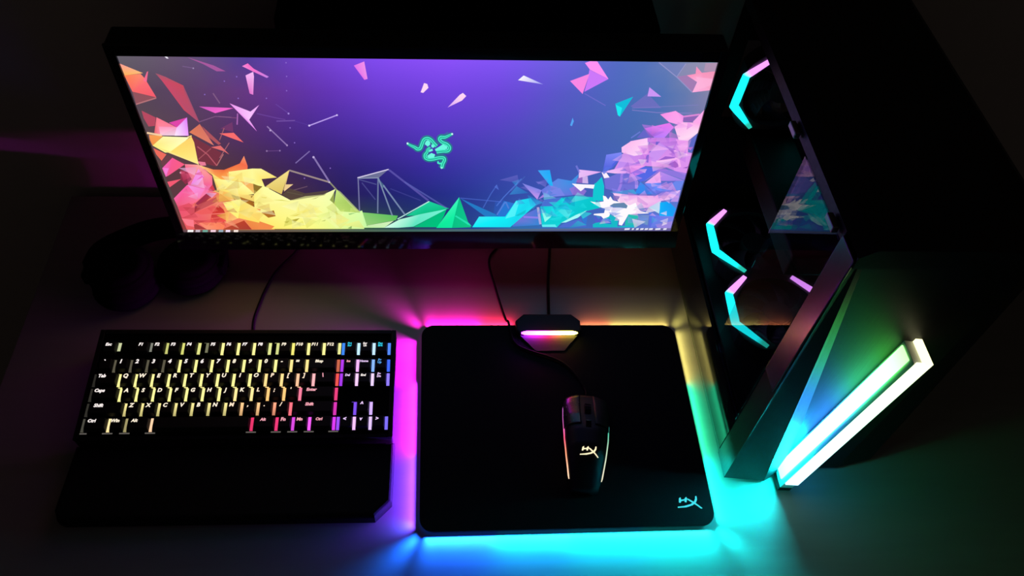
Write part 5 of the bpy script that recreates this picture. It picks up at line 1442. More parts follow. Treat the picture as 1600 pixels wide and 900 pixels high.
LBAR = [(0.0, (11.0, .6, 36)), (.25, (34.0, .95, 32)), (.5, (46.0, 1.6, 6.0)), (.72, (21, 10, 1.4)), (1.0, (12.0, 11, 1.4))]
bar_pts = [(MX - 0.039 + 0.079 * i / (N_ - 1), 0.1292, 0.0172) for i in range(N_)]
lb = tube('light_bar', bar_pts, 0.0029, M_LED, pad, 8, [ramp(LBAR, i / (N_ - 1)) for i in range(N_)],
          [0.35, .75, .95] + [1] * (N_ - 6) + [.95, .75, .35])
lb['label'] = 'white hot bar shading from violet to yellow'
em_pad = emblem_mesh('emblem', 0.031, M_LED, (0.06, 0.75, 0.85), pad, lambda x, y, d: (0.151 + x, -0.1205 + y, PAD_Z + 0.0002 + d))  # print uses the LED material, its glow put into the colour
em_pad['label'] = 'cyan printed mark with a glow put in'

# ---------------------------------------------------------------- mouse
MA = R(-7.0)
mouse = thing('mouse', 'black gaming mouse with two coloured light strips on the pad', 'mouse', (0.0285, 0.108, PAD_Z), (0, 0, MA))
HL = 0.062
def m_half(t):      # half width along the length, t -1 back .. 1 front
    return ramp([(-1, (.0165,)), (-.8, (.0208,)), (-.4, (.0250,)), (0, (.0282,)), (.5, (.0300,)), (.85, (.0300,)), (1, (.0275,))], t)[0]
def m_height(t):
    return ramp([(-1, (.012,)), (-.85, (.021,)), (-.6, (.0315,)), (-.25, (.0375,)), (.1, (.0362,)), (.5, (.0275,)), (.85, (.0165,)), (1, (.0115,))], t)[0]
def m_pt(t, a, off=0.0):
    """point on the shell, a = 0 right edge .. 1 left edge"""
    th = math.pi * a
    c, s = math.cos(th), math.sin(th)
    e = 0.72
    x = (m_half(t) + off) * math.copysign(abs(c) ** e, c)
    z = 0.002 + (m_height(t) + off) * abs(s) ** e
    bow = 0.006 * (1 - (x / 0.031) ** 2) * (1 if t > 0 else -1) * abs(t) ** 6
    return Vector((x, HL * t + bow, z))
def m_top(x, y, off=0.0):
    t = max(-1, min(1, y / HL))
    w = m_half(t)
    q = max(0.0, 1 - (abs(x) / w) ** (2 / .72))
    return Vector((x, y, 0.002 + m_height(t) * q ** (.72 / 2) + off))
def shell_patch(name, t0, t1, a0, a1, off, mat, parent, nt=24, na=24, thick=0.0):
    V, Fc = [], []
    for i in range(nt + 1):
        for j in range(na + 1):
            V.append(m_pt(t0 + (t1 - t0) * i / nt, a0 + (a1 - a0) * j / na, off))
    W = na + 1
    for i in range(nt):
        for j in range(na):
            Fc.append((i * W + j, i * W + j + 1, (i + 1) * W + j + 1, (i + 1) * W + j))
    if thick:
        b = len(V)
        for i in range(nt + 1):
            for j in range(na + 1):
                V.append(m_pt(t0 + (t1 - t0) * i / nt, a0 + (a1 - a0) * j / na, off - thick))
        rim = [j for j in range(W)] + [i * W + na for i in range(1, nt + 1)] + [nt * W + j for j in range(na - 1, -1, -1)] + [i * W for i in range(nt - 1, 0, -1)]
        for k in range(len(rim)):
            p, q = rim[k], rim[(k + 1) % len(rim)]
            Fc.append((p, q, q + b, p + b))
    else:       # close ends and floor of the body
        Fc.append(tuple(range(W)))
        Fc.append(tuple(range(nt * W + na, nt * W - 1, -1)))
        Fc.append(tuple([i * W for i in range(nt + 1)] + [i * W + na for i in range(nt, -1, -1)]))
    bm = bmesh.new()
    vs = [bm.verts.new(v) for v in V]
    for f in Fc:
        try:
            bm.faces.new([vs[i] for i in f])
        except ValueError:
            pass
    return bm_obj(name, bm, mat, parent, smooth=True)
shell_patch('body', -1, 1, 0, 1, 0.0, M_BLACK, mouse, 40, 32)
M_BUTTON = surface('satin_button', (0.024, 0.021, 0.021), 0.27, scale=250, vary=0.1, rvary=0.01)  # left button only: reflection put in as a lighter, glossier black
shell_patch('left_button', 0.22, 1.0, 0.56, 0.90, 0.0011, M_BUTTON, mouse, 18, 12, 0.0016)
shell_patch('right_button', 0.22, 1.0, 0.10, 0.44, 0.0011, M_BLACK, mouse, 18, 12, 0.0016)
bm = bmesh.new()
wm = Matrix.Translation((0, 0.0385, 0.0225)) @ Matrix.Rotation(R(90), 4, 'Y')
add_cyl(bm, 0, 0, -0.0038, 0.0038, 0.0095, n=28, mtx=wm)
for k in range(14):
    a = 2 * math.pi * k / 14
    b2 = Matrix.Translation((0, 0.0385 + 0.0095 * math.cos(a), 0.0225 + 0.0095 * math.sin(a))) @ Matrix.Rotation(a, 4, 'X')
    bb = bmesh.new()
    bmesh.ops.create_cube(bb, size=1)
    bb.transform(b2 @ Matrix.Diagonal((0.0074, 0.0012, 0.0012, 1)))
    merge(bm, bb)
bm_obj('scroll_wheel', bm, M_RUBBER, mouse)
bm = bmesh.new()
pp = m_top(0, 0.012)
add_box(bm, -0.0035, 0.0035, 0.006, 0.018, pp.z - 0.002, pp.z + 0.0016, 0.0008)
bm_obj('sensitivity_button', bm, M_GLOSS, mouse)
def side_strip(name, ts, a, stops, r):
    P_ = [m_pt(t, a, 0.0003) for t in ts]
    k = len(P_)
    return tube(name, P_, r, M_LED, mouse, 6, [ramp(stops, i / (k - 1)) for i in range(k)], [.6] + [1] * (k - 2) + [.6])
TS = [0.80 - 1.62 * i / 30 for i in range(31)]
s1 = side_strip('light_strip', TS, 0.905, [(0, (1.0, .25, 1.05)), (.25, (1.1, .22, .85)), (.5, (1.2, .12, .25)), (.7, (1.3, .42, .22)), (1, (1.3, .85, .55))], 0.00105)
s1['label'] = 'strip shading from pink to peach'
TS = [0.42 - 1.24 * i / 24 for i in range(25)]
s2 = side_strip('light_strip', TS, 0.095, [(0, (.02, .38, .38)), (.2, (.10, .62, .40)), (.45, (.45, .72, .50)), (1, (1.0, .90, .62))], 0.00105)
s2['label'] = 'strip shading from teal to cream'
em_m = emblem_mesh('emblem', 0.0235, M_LED, (1.15, 1.0, .62), mouse, lambda x, y, d: m_top(x + 0.0015, y - 0.0255, 0.0011 + d))
em_m['label'] = 'cream glowing mark'

# ---------------------------------------------------------------- keyboard
KX, KY, KYAW, KG, PU, PV, KT = -0.5839, 0.12475, -0.00343, 0.22366, 0.01982, 0.0202, R(5.0)
keyboard = thing('keyboard', 'compact black mechanical keyboard with yellow to purple key backlight', 'keyboard', (KX, KY, 0.026), (KT, 0, KYAW))
KW = 18.25 * PU
KD = (6.5 + KG) * PV
box('case', -0.0085, KW + 0.0085, -0.0085, KD + 0.0085, -0.021, -0.0008, M_BLACK, keyboard, 0.0022)
bm = bmesh.new()
add_box(bm, -0.0085, -0.0022, -0.0085, KD + 0.0085, -0.0010, 0.0040, 0.0010)
add_box(bm, KW + 0.0022, KW + 0.0085, -0.0085, KD + 0.0085, -0.0010, 0.0040, 0.0010)
add_box(bm, -0.0022, KW + 0.0022, KD + 0.0022, KD + 0.0085, -0.0010, 0.0040, 0.0010)
add_box(bm, -0.0022, KW + 0.0022, -0.0085, -0.0030, -0.0010, 0.0020, 0.0008)
bm_obj('rim', bm, M_BLACK, keyboard)
for x in (0.03, KW - 0.05):
    box('flip_foot', x, x + 0.022, KD - 0.018, KD - 0.012, -0.0368, -0.021, M_RUBBER, keyboard, 0.001)
    box('foot_pad', x, x + 0.022, -0.004, 0.004, -0.0258, -0.021, M_RUBBER, keyboard)

def key_mesh(w, d):
    gx, gy = 0.0018, 0.0014
    hx, hy = w / 2 - gx, d / 2 - gy
    tx, ty = hx - 0.0020, hy - 0.0022
    rows = [(hx, hy, 0.0038, 0.0, 0.0008), (tx + .0005, ty + .0005, 0.0092, 0.0005, 0.0016), (tx, ty, 0.0097, 0.0006, 0.0016)]
    V, Fc = [], []
    for hx_, hy_, z, oy, r in rows:
        V += [(x, y + oy, z) for x, y in rounded_rect(-hx_, hx_, -hy_, hy_, r, 2)]
    n = 12
    for k in range(2):
        for i in range(n):
            Fc.append((k * n + i, k * n + (i + 1) % n, (k + 1) * n + (i + 1) % n, (k + 1) * n + i))
    Fc.append(tuple(range(2 * n, 3 * n)))
    me = bpy.data.meshes.new('key_cap')
    me.from_pydata(V, [], Fc)
    me.materials.append(M_KEY)
    return me
KEY_MESHES = {}
def legend_mesh(text, size, led):
    cu = bpy.data.curves.new('legend', 'FONT')
    cu.body = text
    cu.size = size * 1.12
    cu.align_x = 'CENTER'
    cu.align_y = 'CENTER'
    cu.shear = 0.15
    cu.offset = size * 0.05
    cu.resolution_u = 2
    cu.space_line = 0.8
    o = bpy.data.objects.new('legend', cu)
    COL.objects.link(o)
    dg = bpy.context.evaluated_depsgraph_get()
    dg.update()
    me = bpy.data.meshes.new_from_object(o.evaluated_get(dg))
    bpy.data.objects.remove(o, do_unlink=True)
    bpy.data.curves.remove(cu)
    at = me.attributes.new('led', 'FLOAT_COLOR', 'POINT')
    for i in range(len(me.vertices)):
        at.data[i].color = (*led, 1)
    me.materials.clear()
    me.materials.append(M_LED)
    return me
def add_key(u, v, w, text, led, size=0.0055, lx=None, ly=0.0032):
    key = (round(w, 3),)
    if key not in KEY_MESHES:
        KEY_MESHES[key] = key_mesh(w * PU, PV)
    k = bpy.data.objects.new('key_cap', KEY_MESHES[key])
    COL.objects.link(k)
    k.parent = keyboard
    cx, cy = (u + w / 2) * PU, (v + 0.5) * PV
    k.location = (cx, cy, 0)
    if text:
        lg = bpy.data.objects.new('legend', legend_mesh(text, size, led))
        COL.objects.link(lg)
        lg.parent = k
        lg.location = (-0.0016 if lx is None else lx, ly, 0.00985)
    return k
WHT, CRM, AMB = (1.05, .95, .92), (1.05, .92, .72), (1.05, .82, .60)
PNK, LIL, CYN, BLE = (1.0, .42, .50), (.85, .62, 1.0), (.03, .62, .85), (.10, .38, .90)
VF = 5.0 + KG
def wordkey(u, v, w, t, led, size=0.0042, lx=None):
    return add_key(u, v, w, t, led, size, lx)
wordkey(0, VF, 1, 'Esc', WHT, 0.0050)
for i, u in enumerate([2, 3, 4, 5, 6.5, 7.5, 8.5, 9.5, 11, 12, 13, 14]):
    wordkey(u, VF, 1, 'F%d' % (i + 1), WHT if i < 8 else CRM, 0.0052)
for u, t, c in ((15.25, 'Prt\nScr', CYN), (16.25, 'Scr\nLk', WHT), (17.25, 'Pau\nBrk', CYN)):
    wordkey(u, VF, 1, t, c, 0.0036)
for i, ch in enumerate("`1234567890-="):
    add_key(i, 4, 1, ch, WHT if i < 8 else CRM, 0.0068)
wordkey(13, 4, 2, 'Bksp', CRM, 0.0046, -0.004)
for u, t, c in ((15.25, 'Ins', PNK), (16.25, 'Home', LIL), (17.25, 'Pg\nUp', BLE)):
    wordkey(u, 4, 1, t, c, 0.0038)
wordkey(0, 3, 1.5, 'Tab', WHT, 0.0054, -0.005)
for i, ch in enumerate('QWERTYUIOP[]'):
    add_key(1.5 + i, 3, 1, ch, CRM if i < 9 else AMB, 0.0066)
add_key(13.5, 3, 1.5, '\\', PNK, 0.0066, -0.003)
for u, t, c in ((15.25, 'Del', LIL), (16.25, 'End', WHT), (17.25, 'Pg\nDn', LIL)):
    wordkey(u, 3, 1, t, c, 0.0038)
wordkey(0, 2, 1.75, 'Caps', WHT, 0.0054, -0.006)
for i, ch in enumerate("ASDFGHJKL;'"):
    add_key(1.75 + i, 2, 1, ch, CRM if i < 8 else AMB, 0.0064)
wordkey(12.75, 2, 2.25, 'Enter', PNK, 0.0050, -0.008)
wordkey(0, 1, 2.25, 'Shift', WHT, 0.0054, -0.008)
for i, ch in enumerate('ZXCVBNM,./'):
    add_key(2.25 + i, 1, 1, ch, CRM if i < 6 else AMB, 0.0064)
wordkey(12.25, 1, 2.75, 'Shift', PNK, 0.0050, -0.004)
add_key(16.25, 1, 1, '^', LIL, 0.0070)
wordkey(0, 0, 1.5, 'Ctrl', WHT, 0.0050, -0.004)
wordkey(1.5, 0, 1, 'Win', CRM, 0.0052)
wordkey(2.5, 0, 1.5, 'Alt', CRM, 0.0050, -0.004)
add_key(4, 0, 6, '', WHT)
wordkey(10, 0, 1.5, 'Alt', PNK, 0.0046, -0.001)
wordkey(11.5, 0, 1, 'Fn', PNK, 0.0056)
wordkey(12.5, 0, 1, 'Mn', PNK, 0.0050)
wordkey(13.5, 0, 1.5, 'Ctrl', PNK, 0.0044, -0.003)
for u, t in ((15.25, '<'), (16.25, 'v'), (17.25, '>')):
    add_key(u, 0, 1, t, LIL, 0.0060)

# light leaking up between the key caps, coloured key by key
Y, YL = (235, 225, 115), (250, 240, 150)
def ramp_u(stops):
    return lambda u: ramp([(a, b) for a, b in stops], u)
GLOW = []
for u, c, k in ((1, (190, 195, 150), .35), (3, (120, 120, 110), .45), (4, (190, 190, 110), .8), (5, (205, 205, 110), .9), (6, (215, 215, 130), .9), (6.5, (110, 110, 85), .6), (7.5, YL, 1), (8.5, YL, 1), (9.5, YL, 1),
                (10.5, (215, 220, 140), .95), (11, (200, 205, 130), .9), (12, Y, 1), (13, YL, 1), (14, YL, 1), (15, (225, 225, 145), .9)):
    GLOW.append((u, VF, c, k))
for u, c in ((15.25, (60, 130, 235)), (16.25, (190, 230, 255)), (17.25, (190, 225, 255)), (18.25, (80, 130, 235))):
    GLOW.append((u, VF, c, 1))
for i in range(1, 14):
    c = (85, 80, 65) if i < 5 else YL if i < 12 else (250, 220, 140)
    GLOW.append((i, 4, c, 1))
for i in range(12):
    GLOW.append((1.5 + i, 3, YL if i < 9 else (255, 215, 140) if i < 11 else (250, 190, 150), 1))
GLOW.append((13.5, 3, (250, 175, 180), 1))
for i in range(11):
    GLOW.append((1.75 + i, 2, YL if i < 7 else (255, 225, 150) if i < 9 else (255, 195, 120), 1))
GLOW.append((12.75, 2, (240, 120, 150), 1))
for i in range(10):
    GLOW.append((2.25 + i, 1, (240, 225, 145) if i < 7 else (255, 200, 140) if i < 9 else (255, 165, 130), .95))
GLOW.append((12.25, 1, (250, 110, 125), 1))
for v, c in ((4, (190, 95, 70)), (3, (230, 80, 75)), (2, (225, 60, 120)), (1, (205, 50, 170))):
    GLOW.append((15, v, c, 1))
for u, v, c in ((15.25, 4, (170, 55, 225)), (16.25, 4, (240, 175, 255)), (17.25, 4, (130, 175, 255)), (18.25, 4, (60, 100, 240)),
                (15.25, 3, (160, 55, 225)), (16.25, 3, (250, 200, 255)), (17.25, 3, (230, 205, 255)), (18.25, 3, (140, 120, 250)),
                (16.25, 1, (120, 75, 225)), (17.25, 1, (205, 170, 255)),
                (1.5, 0, (250, 225, 160)), (2.5, 0, (150, 140, 95)), (4, 0, (245, 200, 160)), (10, 0, (220, 50, 100)), (11.5, 0, (230, 55, 115)),
                (12.5, 0, (210, 70, 215)), (13.5, 0, (240, 90, 240)), (15, 0, (210, 55, 230)), (15.25, 0, (150, 75, 240)), (16.25, 0, (240, 185, 255)), (17.25, 0, (220, 190, 255)), (18.25, 0, (120, 105, 240)),
                (0, 0, (70, 68, 60)), (0, 1, (45, 43, 38)), (0, 2, (45, 43, 38)), (0, 3, (38, 36, 32))):
    GLOW.append((u, v, c, 1))
V, Fc, Cc = [], [], []
def glow_quad(x0, x1, y0, y1, c0, c1, z=0.0030):
    b = len(V)
    V.extend([(x0, y0, z), (x1, y0, z), (x1, y1, z), (x0, y1, z)])
    Cc.extend([c0, c0, c1, c1])
    Fc.append((b, b + 1, b + 2, b + 3))
for u, v, c, k in GLOW:
    x = u * PU
    cl = tuple(q * 1.25 for q in lin(c))
    y0, y1 = (v + 0.5 - 0.44 * k) * PV, (v + 0.5 + 0.44) * PV
    lo = 0.45 if (v == 1 and 2 < u < 12) else 0.9
    glow_quad(x - 0.0019, x + 0.0019, y0, y1, tuple(q * lo for q in cl), cl)
    dim = tuple(q * 0.30 for q in cl)
    if v in (1, 2, 3, 4, VF) and u not in (15, 15.25, 18.25, 0):
        glow_quad(x - 0.0045, x - 0.0016, (v + 0.935) * PV - .0006, (v + 0.935) * PV + .0006, dim, dim)
    if v == 0 and u not in (16.25, 17.25, 18.25, 15.25):
        g = tuple(q * 0.22 for q in lin((200, 190, 180)))
        glow_quad(x - 0.0060, x + 0.0060, -0.0012, 0.0004, g, g)
    if v == 3 and 1.5 <= u <= 12.5:      # the step of the next row
        glow_quad(x, x + 0.25 * PU, 2.955 * PV, 3.02 * PV, cl, cl)
back = mesh_obj('backlight', V, Fc, M_LED, keyboard, Cc)
back['label'] = 'coloured light shining up between the key caps'
box('switch_plate', -0.0022, KW + 0.0022, -0.003, KD + 0.0022, -0.0009, 0.0022, M_MATTE, keyboard)

# ---------------------------------------------------------------- wrist rest
wr = [(-0.592, 0.1150), (-0.5955, 0.034), (-0.590, 0.0225), (-0.583, 0.0195), (-0.232, 0.0165), (-0.213, 0.036), (-0.2115, 0.1140)]
rest = prism('wrist_rest', wr, 0.0, 0.0175, M_LEATHER, bevel=0.006, seg=4)
tag(rest, 'long black padded wrist rest in front of the keyboard', 'wrist rest')

# ---------------------------------------------------------------- cables
def cable(name, pts, r, label):
    o = tube(name, catmull(pts, 8), r, M_CABLE, None, 8)
    return tag(o, label, 'cable')
cable('keyboard_cable', [(-0.408, 0.2706, 0.0250), (-0.409, 0.288, 0.006), (-0.410, 0.323, 0.0026), (-0.394, 0.392, 0.0026), (-0.361, 0.448, 0.0026), (-0.33, 0.53, 0.0026)], 0.0024,
      'thin black cable running from the keyboard under the monitor')
cable('pad_cable', [(0.0005, 0.3130, 0.0095), (0.0015, 0.322, 0.004), (0.006, 0.383, 0.0024), (0.014, 0.448, 0.0024), (0.02, 0.53, 0.0024)], 0.0022,
      'black cable leaving the lit box at the top of the mouse pad')
cable('mouse_cable', [(0.0365, 0.1725, 0.0135), (0.038, 0.195, 0.0097), (0.012, 0.235, 0.0097), (-0.046, 0.262, 0.0097), (-0.056, 0.290, 0.0097), (-0.0585, 0.3040, 0.0096), (-0.062, 0.316, 0.0030), (-0.073, 0.370, 0.0020), (-0.080, 0.425, 0.0020), (-0.058, 0.462, 0.0020), (-0.026, 0.52, 0.0020)], 0.0018,
      'thin black mouse cable crossing the pad beside the lit box')

# ---------------------------------------------------------------- computer tower
CX0, CX1, CY0, CY1, CH = 0.203, 0.405, 0.064, 0.478, 0.44
tower = thing('computer_tower', 'black computer tower with open side, cyan lit fans and glowing front', 'computer', (0.304, 0.27, 0))
def T(name, x0, x1, y0, y1, z0, z1, mat, bev=0.0, parent=None):
    o = box(name, x0 - .304, x1 - .304, y0 - .27, y1 - .27, z0, z1, mat, parent or tower, bev)
    return o
for x in (CX0 + 0.012, CX1 - 0.037):
    for y in (0.10, CY1 - 0.06):
        T('foot', x, x + 0.025, y, y + 0.035, 0.0, 0.008, M_RUBBER, 0.002)
T('base_panel', CX0, CX1, 0.098, CY1, 0.008, 0.014, M_STEEL)
sk = T('side_skirt', CX0, CX0 + 0.004, 0.1, CY1, 0.014, 0.086, M_SKIRT)
T('right_panel', CX1 - 0.004, CX1, 0.1, CY1, 0.014, 0.416, M_STEEL)
# rear panel with fan opening made of strips
bm = bmesh.new()
for (a, b, c, d) in ((CX0, 0.222, 0.014, 0.416), (0.346, CX1 - .004, 0.014, 0.416), (0.222, 0.346, 0.014, 0.243), (0.222, 0.346, 0.367, 0.416)):
    add_box(bm, a - .304, b - .304, CY1 - 0.004 - .27, CY1 - .27, c, d)
bm_obj('rear_panel', bm, M_MATTE, tower)
# top panel: chamfered long edges
tp = [(CX0 - .304, 0.416), (CX0 - .304, 0.430), (CX0 + 0.014 - .304, CH), (CX1 - 0.014 - .304, CH), (CX1 - .304, 0.430), (CX1 - .304, 0.416)]
prism('top_panel', tp, 0.066 - .27, CY1 - .27, M_STEEL, tower, axis='y')
gp = T('glass_pane', CX0 - 0.001, CX0 + 0.003, 0.1005, 0.213, 0.0865, 0.4155, M_GLASS, 0.0006)
gp['label'] = 'reflective tinted glass'
for y in (0.118, 0.246):
    T('side_latch', CX0 - 0.0075, CX0 - 0.001, y - 0.010, y + 0.010, 0.4165, 0.424, M_CHROME, 0.0012)
# inside
T('power_supply_shroud', CX0 + 0.012, CX1 - 0.004, 0.1, CY1 - 0.004, 0.014, 0.074, M_STEEL, 0.002)
mb = T('motherboard', CX1 - 0.020, CX1 - 0.014, 0.19, CY1 - 0.012, 0.110, 0.408, M_MATTE)
for k in range(4):
    T('memory_stick', CX1 - 0.052, CX1 - 0.020, 0.235 - k * .009, 0.238 - k * .009, 0.255, 0.385, M_BLACK)
gc = T('graphics_card', 0.262, CX1 - 0.020, 0.238, CY1 - 0.010, 0.196, 0.232, M_BLACK, 0.003)
T('cpu_cooler', CX1 - 0.115, CX1 - 0.020, 0.290, 0.400, 0.275, 0.375, M_MATTE, 0.004)

ARC = [(-0.033, 0.057), (-0.0625, 0.0275), (-0.0645, -0.022), (-0.030, -0.0590)]
ARCW = [0.0058, 0.0105, 0.0118, 0.0050]
FANCYAN, FANPINK = (0.012, 1.30, 1.36), (1.25, .42, 1.5)
def build_fan():
    bm = bmesh.new()
    n = 48
    outer = []
    for k in range(n):
        a = 2 * math.pi * k / n
        c, s = math.cos(a), math.sin(a)
        q = 0.0625 / max(abs(c), abs(s))
        q = min(q, 0.0735)
        outer.append((q * c, q * s))
    inner = [(0.0560 * math.cos(2 * math.pi * k / n), 0.0560 * math.sin(2 * math.pi * k / n)) for k in range(n)]
    vo = [[bm.verts.new((x, y, z)) for x, y in outer] for z in (-0.024, 0.0)]
    vi = [[bm.verts.new((x, y, z)) for x, y in inner] for z in (-0.024, 0.0)]
    for k in range(n):
        j = (k + 1) % n
        bm.faces.new((vo[1][k], vo[1][j], vi[1][j], vi[1][k]))
        bm.faces.new((vo[0][k], vi[0][k], vi[0][j], vo[0][j]))
        bm.faces.new((vo[0][k], vo[0][j], vo[1][j], vo[1][k]))
        bm.faces.new((vi[0][k], vi[1][k], vi[1][j], vi[0][j]))
    fan = bm_obj('fan', bm, M_FAN, tower)
    bm = bmesh.new()
    add_cyl(bm, 0, 0, -0.022, -0.004, 0.020, 0.019, 28)
    bm_obj('hub', bm, M_FAN, fan, False)
    blade = None
    for k in range(7):
        a0 = 2 * math.pi * k / 7
        if blade is None:
            V, Fc = [], []
            m_ = 6
            for i in range(m_ + 1):
                r = 0.019 + (0.0545 - 0.019) * i / m_
                sw = 0.35 * (i / m_) ** 1.4
                for dz in (0.0, -0.0014):
                    for w, z in ((-0.30, -0.019), (0.0, -0.0115), (0.34, -0.006)):
                        V.append((r * math.cos(w + sw), r * math.sin(w + sw), z + dz))
            for i in range(m_):
                for j in (0, 1):
                    b = i * 6 + j
                    Fc.append((b, b + 1, b + 7, b + 6))
                    Fc.append((b + 3, b + 9, b + 10, b + 4))
                Fc.append((i * 6, i * 6 + 6, i * 6 + 9, i * 6 + 3))
                Fc.append((i * 6 + 2, i * 6 + 5, i * 6 + 11, i * 6 + 8))
            b = m_ * 6
            Fc.append((b, b + 1, b + 4, b + 3))
            Fc.append((b + 1, b + 2, b + 5, b + 4))
            blade = mesh_obj('blade', V, Fc, M_FAN, fan)
        else:
            c = blade.copy()
            COL.objects.link(c)
            c.rotation_euler = (0, 0, a0)
    for sgn in (1, -1):
        pts, wid, col = [], [], []
        for i in range(3):
            k = 6
            for j in range(k + (1 if i == 2 else 0)):
                t = j / k
                pts.append(Vector((*lerp(ARC[i], ARC[i + 1], t), 0)))
                wid.append(ARCW[i] + (ARCW[i + 1] - ARCW[i]) * t)
                if i == 0:
                    col.append(FANPINK)
                else:
                    col.append(FANCYAN if i == 1 or t < .75 else (0.02, .55, .42))
        V, Fc, Cc = [], [], []
        nn = len(pts)
        for i, p in enumerate(pts):
            t0 = (pts[i] - pts[max(i - 1, 0)])
            t1 = (pts[min(i + 1, nn - 1)] - pts[i])
            d = ((t0.normalized() if t0.length else Vector()) + (t1.normalized() if t1.length else Vector())).normalized()
            nrm = Vector((-d.y, d.x, 0)) * wid[i] / 2
            for q, z in ((p + nrm, 0.0002), (p + nrm, 0.0022), (p - nrm, 0.0022), (p - nrm, 0.0002)):
                V.append((q.x * sgn, q.y, z))
                Cc.append(col[i])
        for i in range(nn - 1):
            a, b = i * 4, i * 4 + 4
            for j in range(3):
                Fc.append((a + j, a + j + 1, b + j + 1, b + j))
        Fc.append((0, 1, 2, 3))
        Fc.append(tuple((nn - 1) * 4 + j for j in (3, 2, 1, 0)))
        # hard colour step between the pink and the cyan segment
        o = mesh_obj('light_arc', V, Fc, M_LED, fan, Cc)
        o['label'] = 'angled cyan light arc with a pink end'
    return fan
def dup_fan(f):
    c = f.copy()
    COL.objects.link(c)
    for ch in list(f.children):
        d = ch.copy()
        COL.objects.link(d)
        d.parent = c
    return c
fan1 = build_fan()
fan2, fan3 = dup_fan(fan1), dup_fan(fan1)
fan1.location = (0.295 - .304, 0.258 - .27, 0.0985)
fan2.location = (0.295 - .304, 0.3835 - .27, 0.0985)
fan3.location = (0.284 - .304, 0.450 - .27, 0.306)
fan3.rotation_euler = (R(90), 0, 0)
fan3.scale = (0.96, 0.96, 0.96)
for f in (fan1, fan2, fan3):
    f['label'] = 'dark cooling fan with cyan and pink light arcs'

# front panel: a left facet with a leaning ridge, a recessed brushed face and a right part angled back so it stays dark
x_ = lambda v: v - .304
y_ = lambda v: v - .27
FP = [  # (x, y) outline from the left rear corner round to the right rear corner, bottom then top
    [(CX0, 0.0985), (CX0, 0.0630), (0.2540, 0.0570), (0.2860, 0.0740), (0.3560, 0.0740), (CX1, 0.0850), (CX1, 0.0985)],
    [(CX0, 0.0985), (CX0, 0.0680), (0.2080, 0.0690), (0.2150, 0.0738), (0.3800, 0.0740), (CX1, 0.0850), (CX1, 0.0985)],
]
V = [(x_(a), y_(b), 0.006) for a, b in FP[0]] + [(x_(a), y_(b), 0.430) for a, b in FP[1]]
n = len(FP[0])
Fc = [tuple(range(n))[::-1], tuple(range(n, 2 * n))] + [(i, (i + 1) % n, (i + 1) % n + n, i + n) for i in range(n)]
bm = bmesh.new()
vs = [bm.verts.new(v) for v in V]
for f in Fc:
    bm.faces.new([vs[i] for i in f])
bmesh.ops.triangulate(bm, faces=bm.faces[:])
front = bm_obj('front_panel', bm, M_BRUSHED, tower)
front['label'] = 'faceted brushed black front'
M_SIDE = surface('sheen_strip_gloss', (0.17, 0.16, 0.17), 0.27, metallic=0.8, scale=60, vary=0.06, rvary=0.004)
st = T('sheen_strip', CX0 - 0.0022, CX0 + 0.0004, 0.0675, 0.0985, 0.205, 0.425, M_SIDE, 0.0008)  # purple sheen put in as a shinier strip, only at its height

# light fin standing out of the front panel
A0, B0 = Vector((0.2790, 0.045, 0.010)), Vector((0.3210, 0.045, 0.292))
d_ = (B0 - A0).normalized()
s_ = Vector((d_.z, 0, -d_.x))           # sideways, towards +x
def fin_pt(t, s, y):
    p = A0.lerp(B0, t) + s_ * s
    return (x_(p.x), y_(y), p.z)
def fin_block(name, t0, t1, s0, s1, y0, y1, mat, leds=None, nseg=1):
    V, Fc, Cc = [], [], []
    for i in range(nseg + 1):
        t = t0 + (t1 - t0) * i / nseg
        V += [fin_pt(t, s0, y0), fin_pt(t, s1, y0), fin_pt(t, s1, y1), fin_pt(t, s0, y1)]
        if leds:
            Cc += [ramp(leds, t)] * 4
    for i in range(nseg):
        a = i * 4
        for j in range(4):
            Fc.append((a + j, a + (j + 1) % 4, a + 4 + (j + 1) % 4, a + 4 + j))
    Fc.append((0, 1, 2, 3))
    Fc.append(tuple(nseg * 4 + j for j in (3, 2, 1, 0)))
    return mesh_obj(name, V, Fc, mat, tower, Cc if leds else None)
fin_block('light_fin', 0.0, 1.0, -0.0085, 0.0085, 0.0455, 0.0745, M_FIN)
fin_block('fin_foot', -0.026, 0.0, -0.0085, 0.0085, 0.0455, 0.0745, M_BLACK)
BAR = [(0, (1.0, 1.9, 2.4)), (.3, (1.1, 2.3, 2.2)), (.6, (1.3, 2.6, 1.7)), (.93, (1.5, 1.9, 1.05)), (1, (1.6, 1.6, 1.02))]
FL = [(0, (.6, 50, 60)), (.08, (.95, 230, 245)), (.20, (1.0, 150, 185)), (.32, (1.0, 10, 34)), (.5, (1.0, 8, 26)), (.68, (1.0, 16, 7.0)), (.88, (1.0, 10, 1.2)), (1, (.75, 1.6, .55))]
RF = [(0, (.02, 3.5, 20)), (.18, (.02, 6, 11)), (.35, (.02, 9, 2)), (.6, (.03, 7, 1.2)), (.8, (.03, 4, .6)), (1, (.4, 1.6, .2))]
b1 = fin_block('light_strip', 0.045, 1.012, -0.0084, 0.0088, 0.0430, 0.0456, M_LED, BAR, 24)
b1['label'] = 'broad white hot strip along the fin, greenish yellow at its tip'
b2 = fin_block('light_strip', 0.03, 0.985, -0.0100, -0.0084, 0.0530, 0.0712, M_LED, FL, 30)
b2['label'] = 'second strip on the flank of the fin'
b3 = fin_block('light_strip', 0.06, 0.985, 0.0084, 0.0092, 0.0560, 0.0660, M_LED, RF, 24)  # added out of view, to throw the green glow right of the fin
b3['label'] = 'added unseen strip throwing green and blue light from the far flank of the fin'
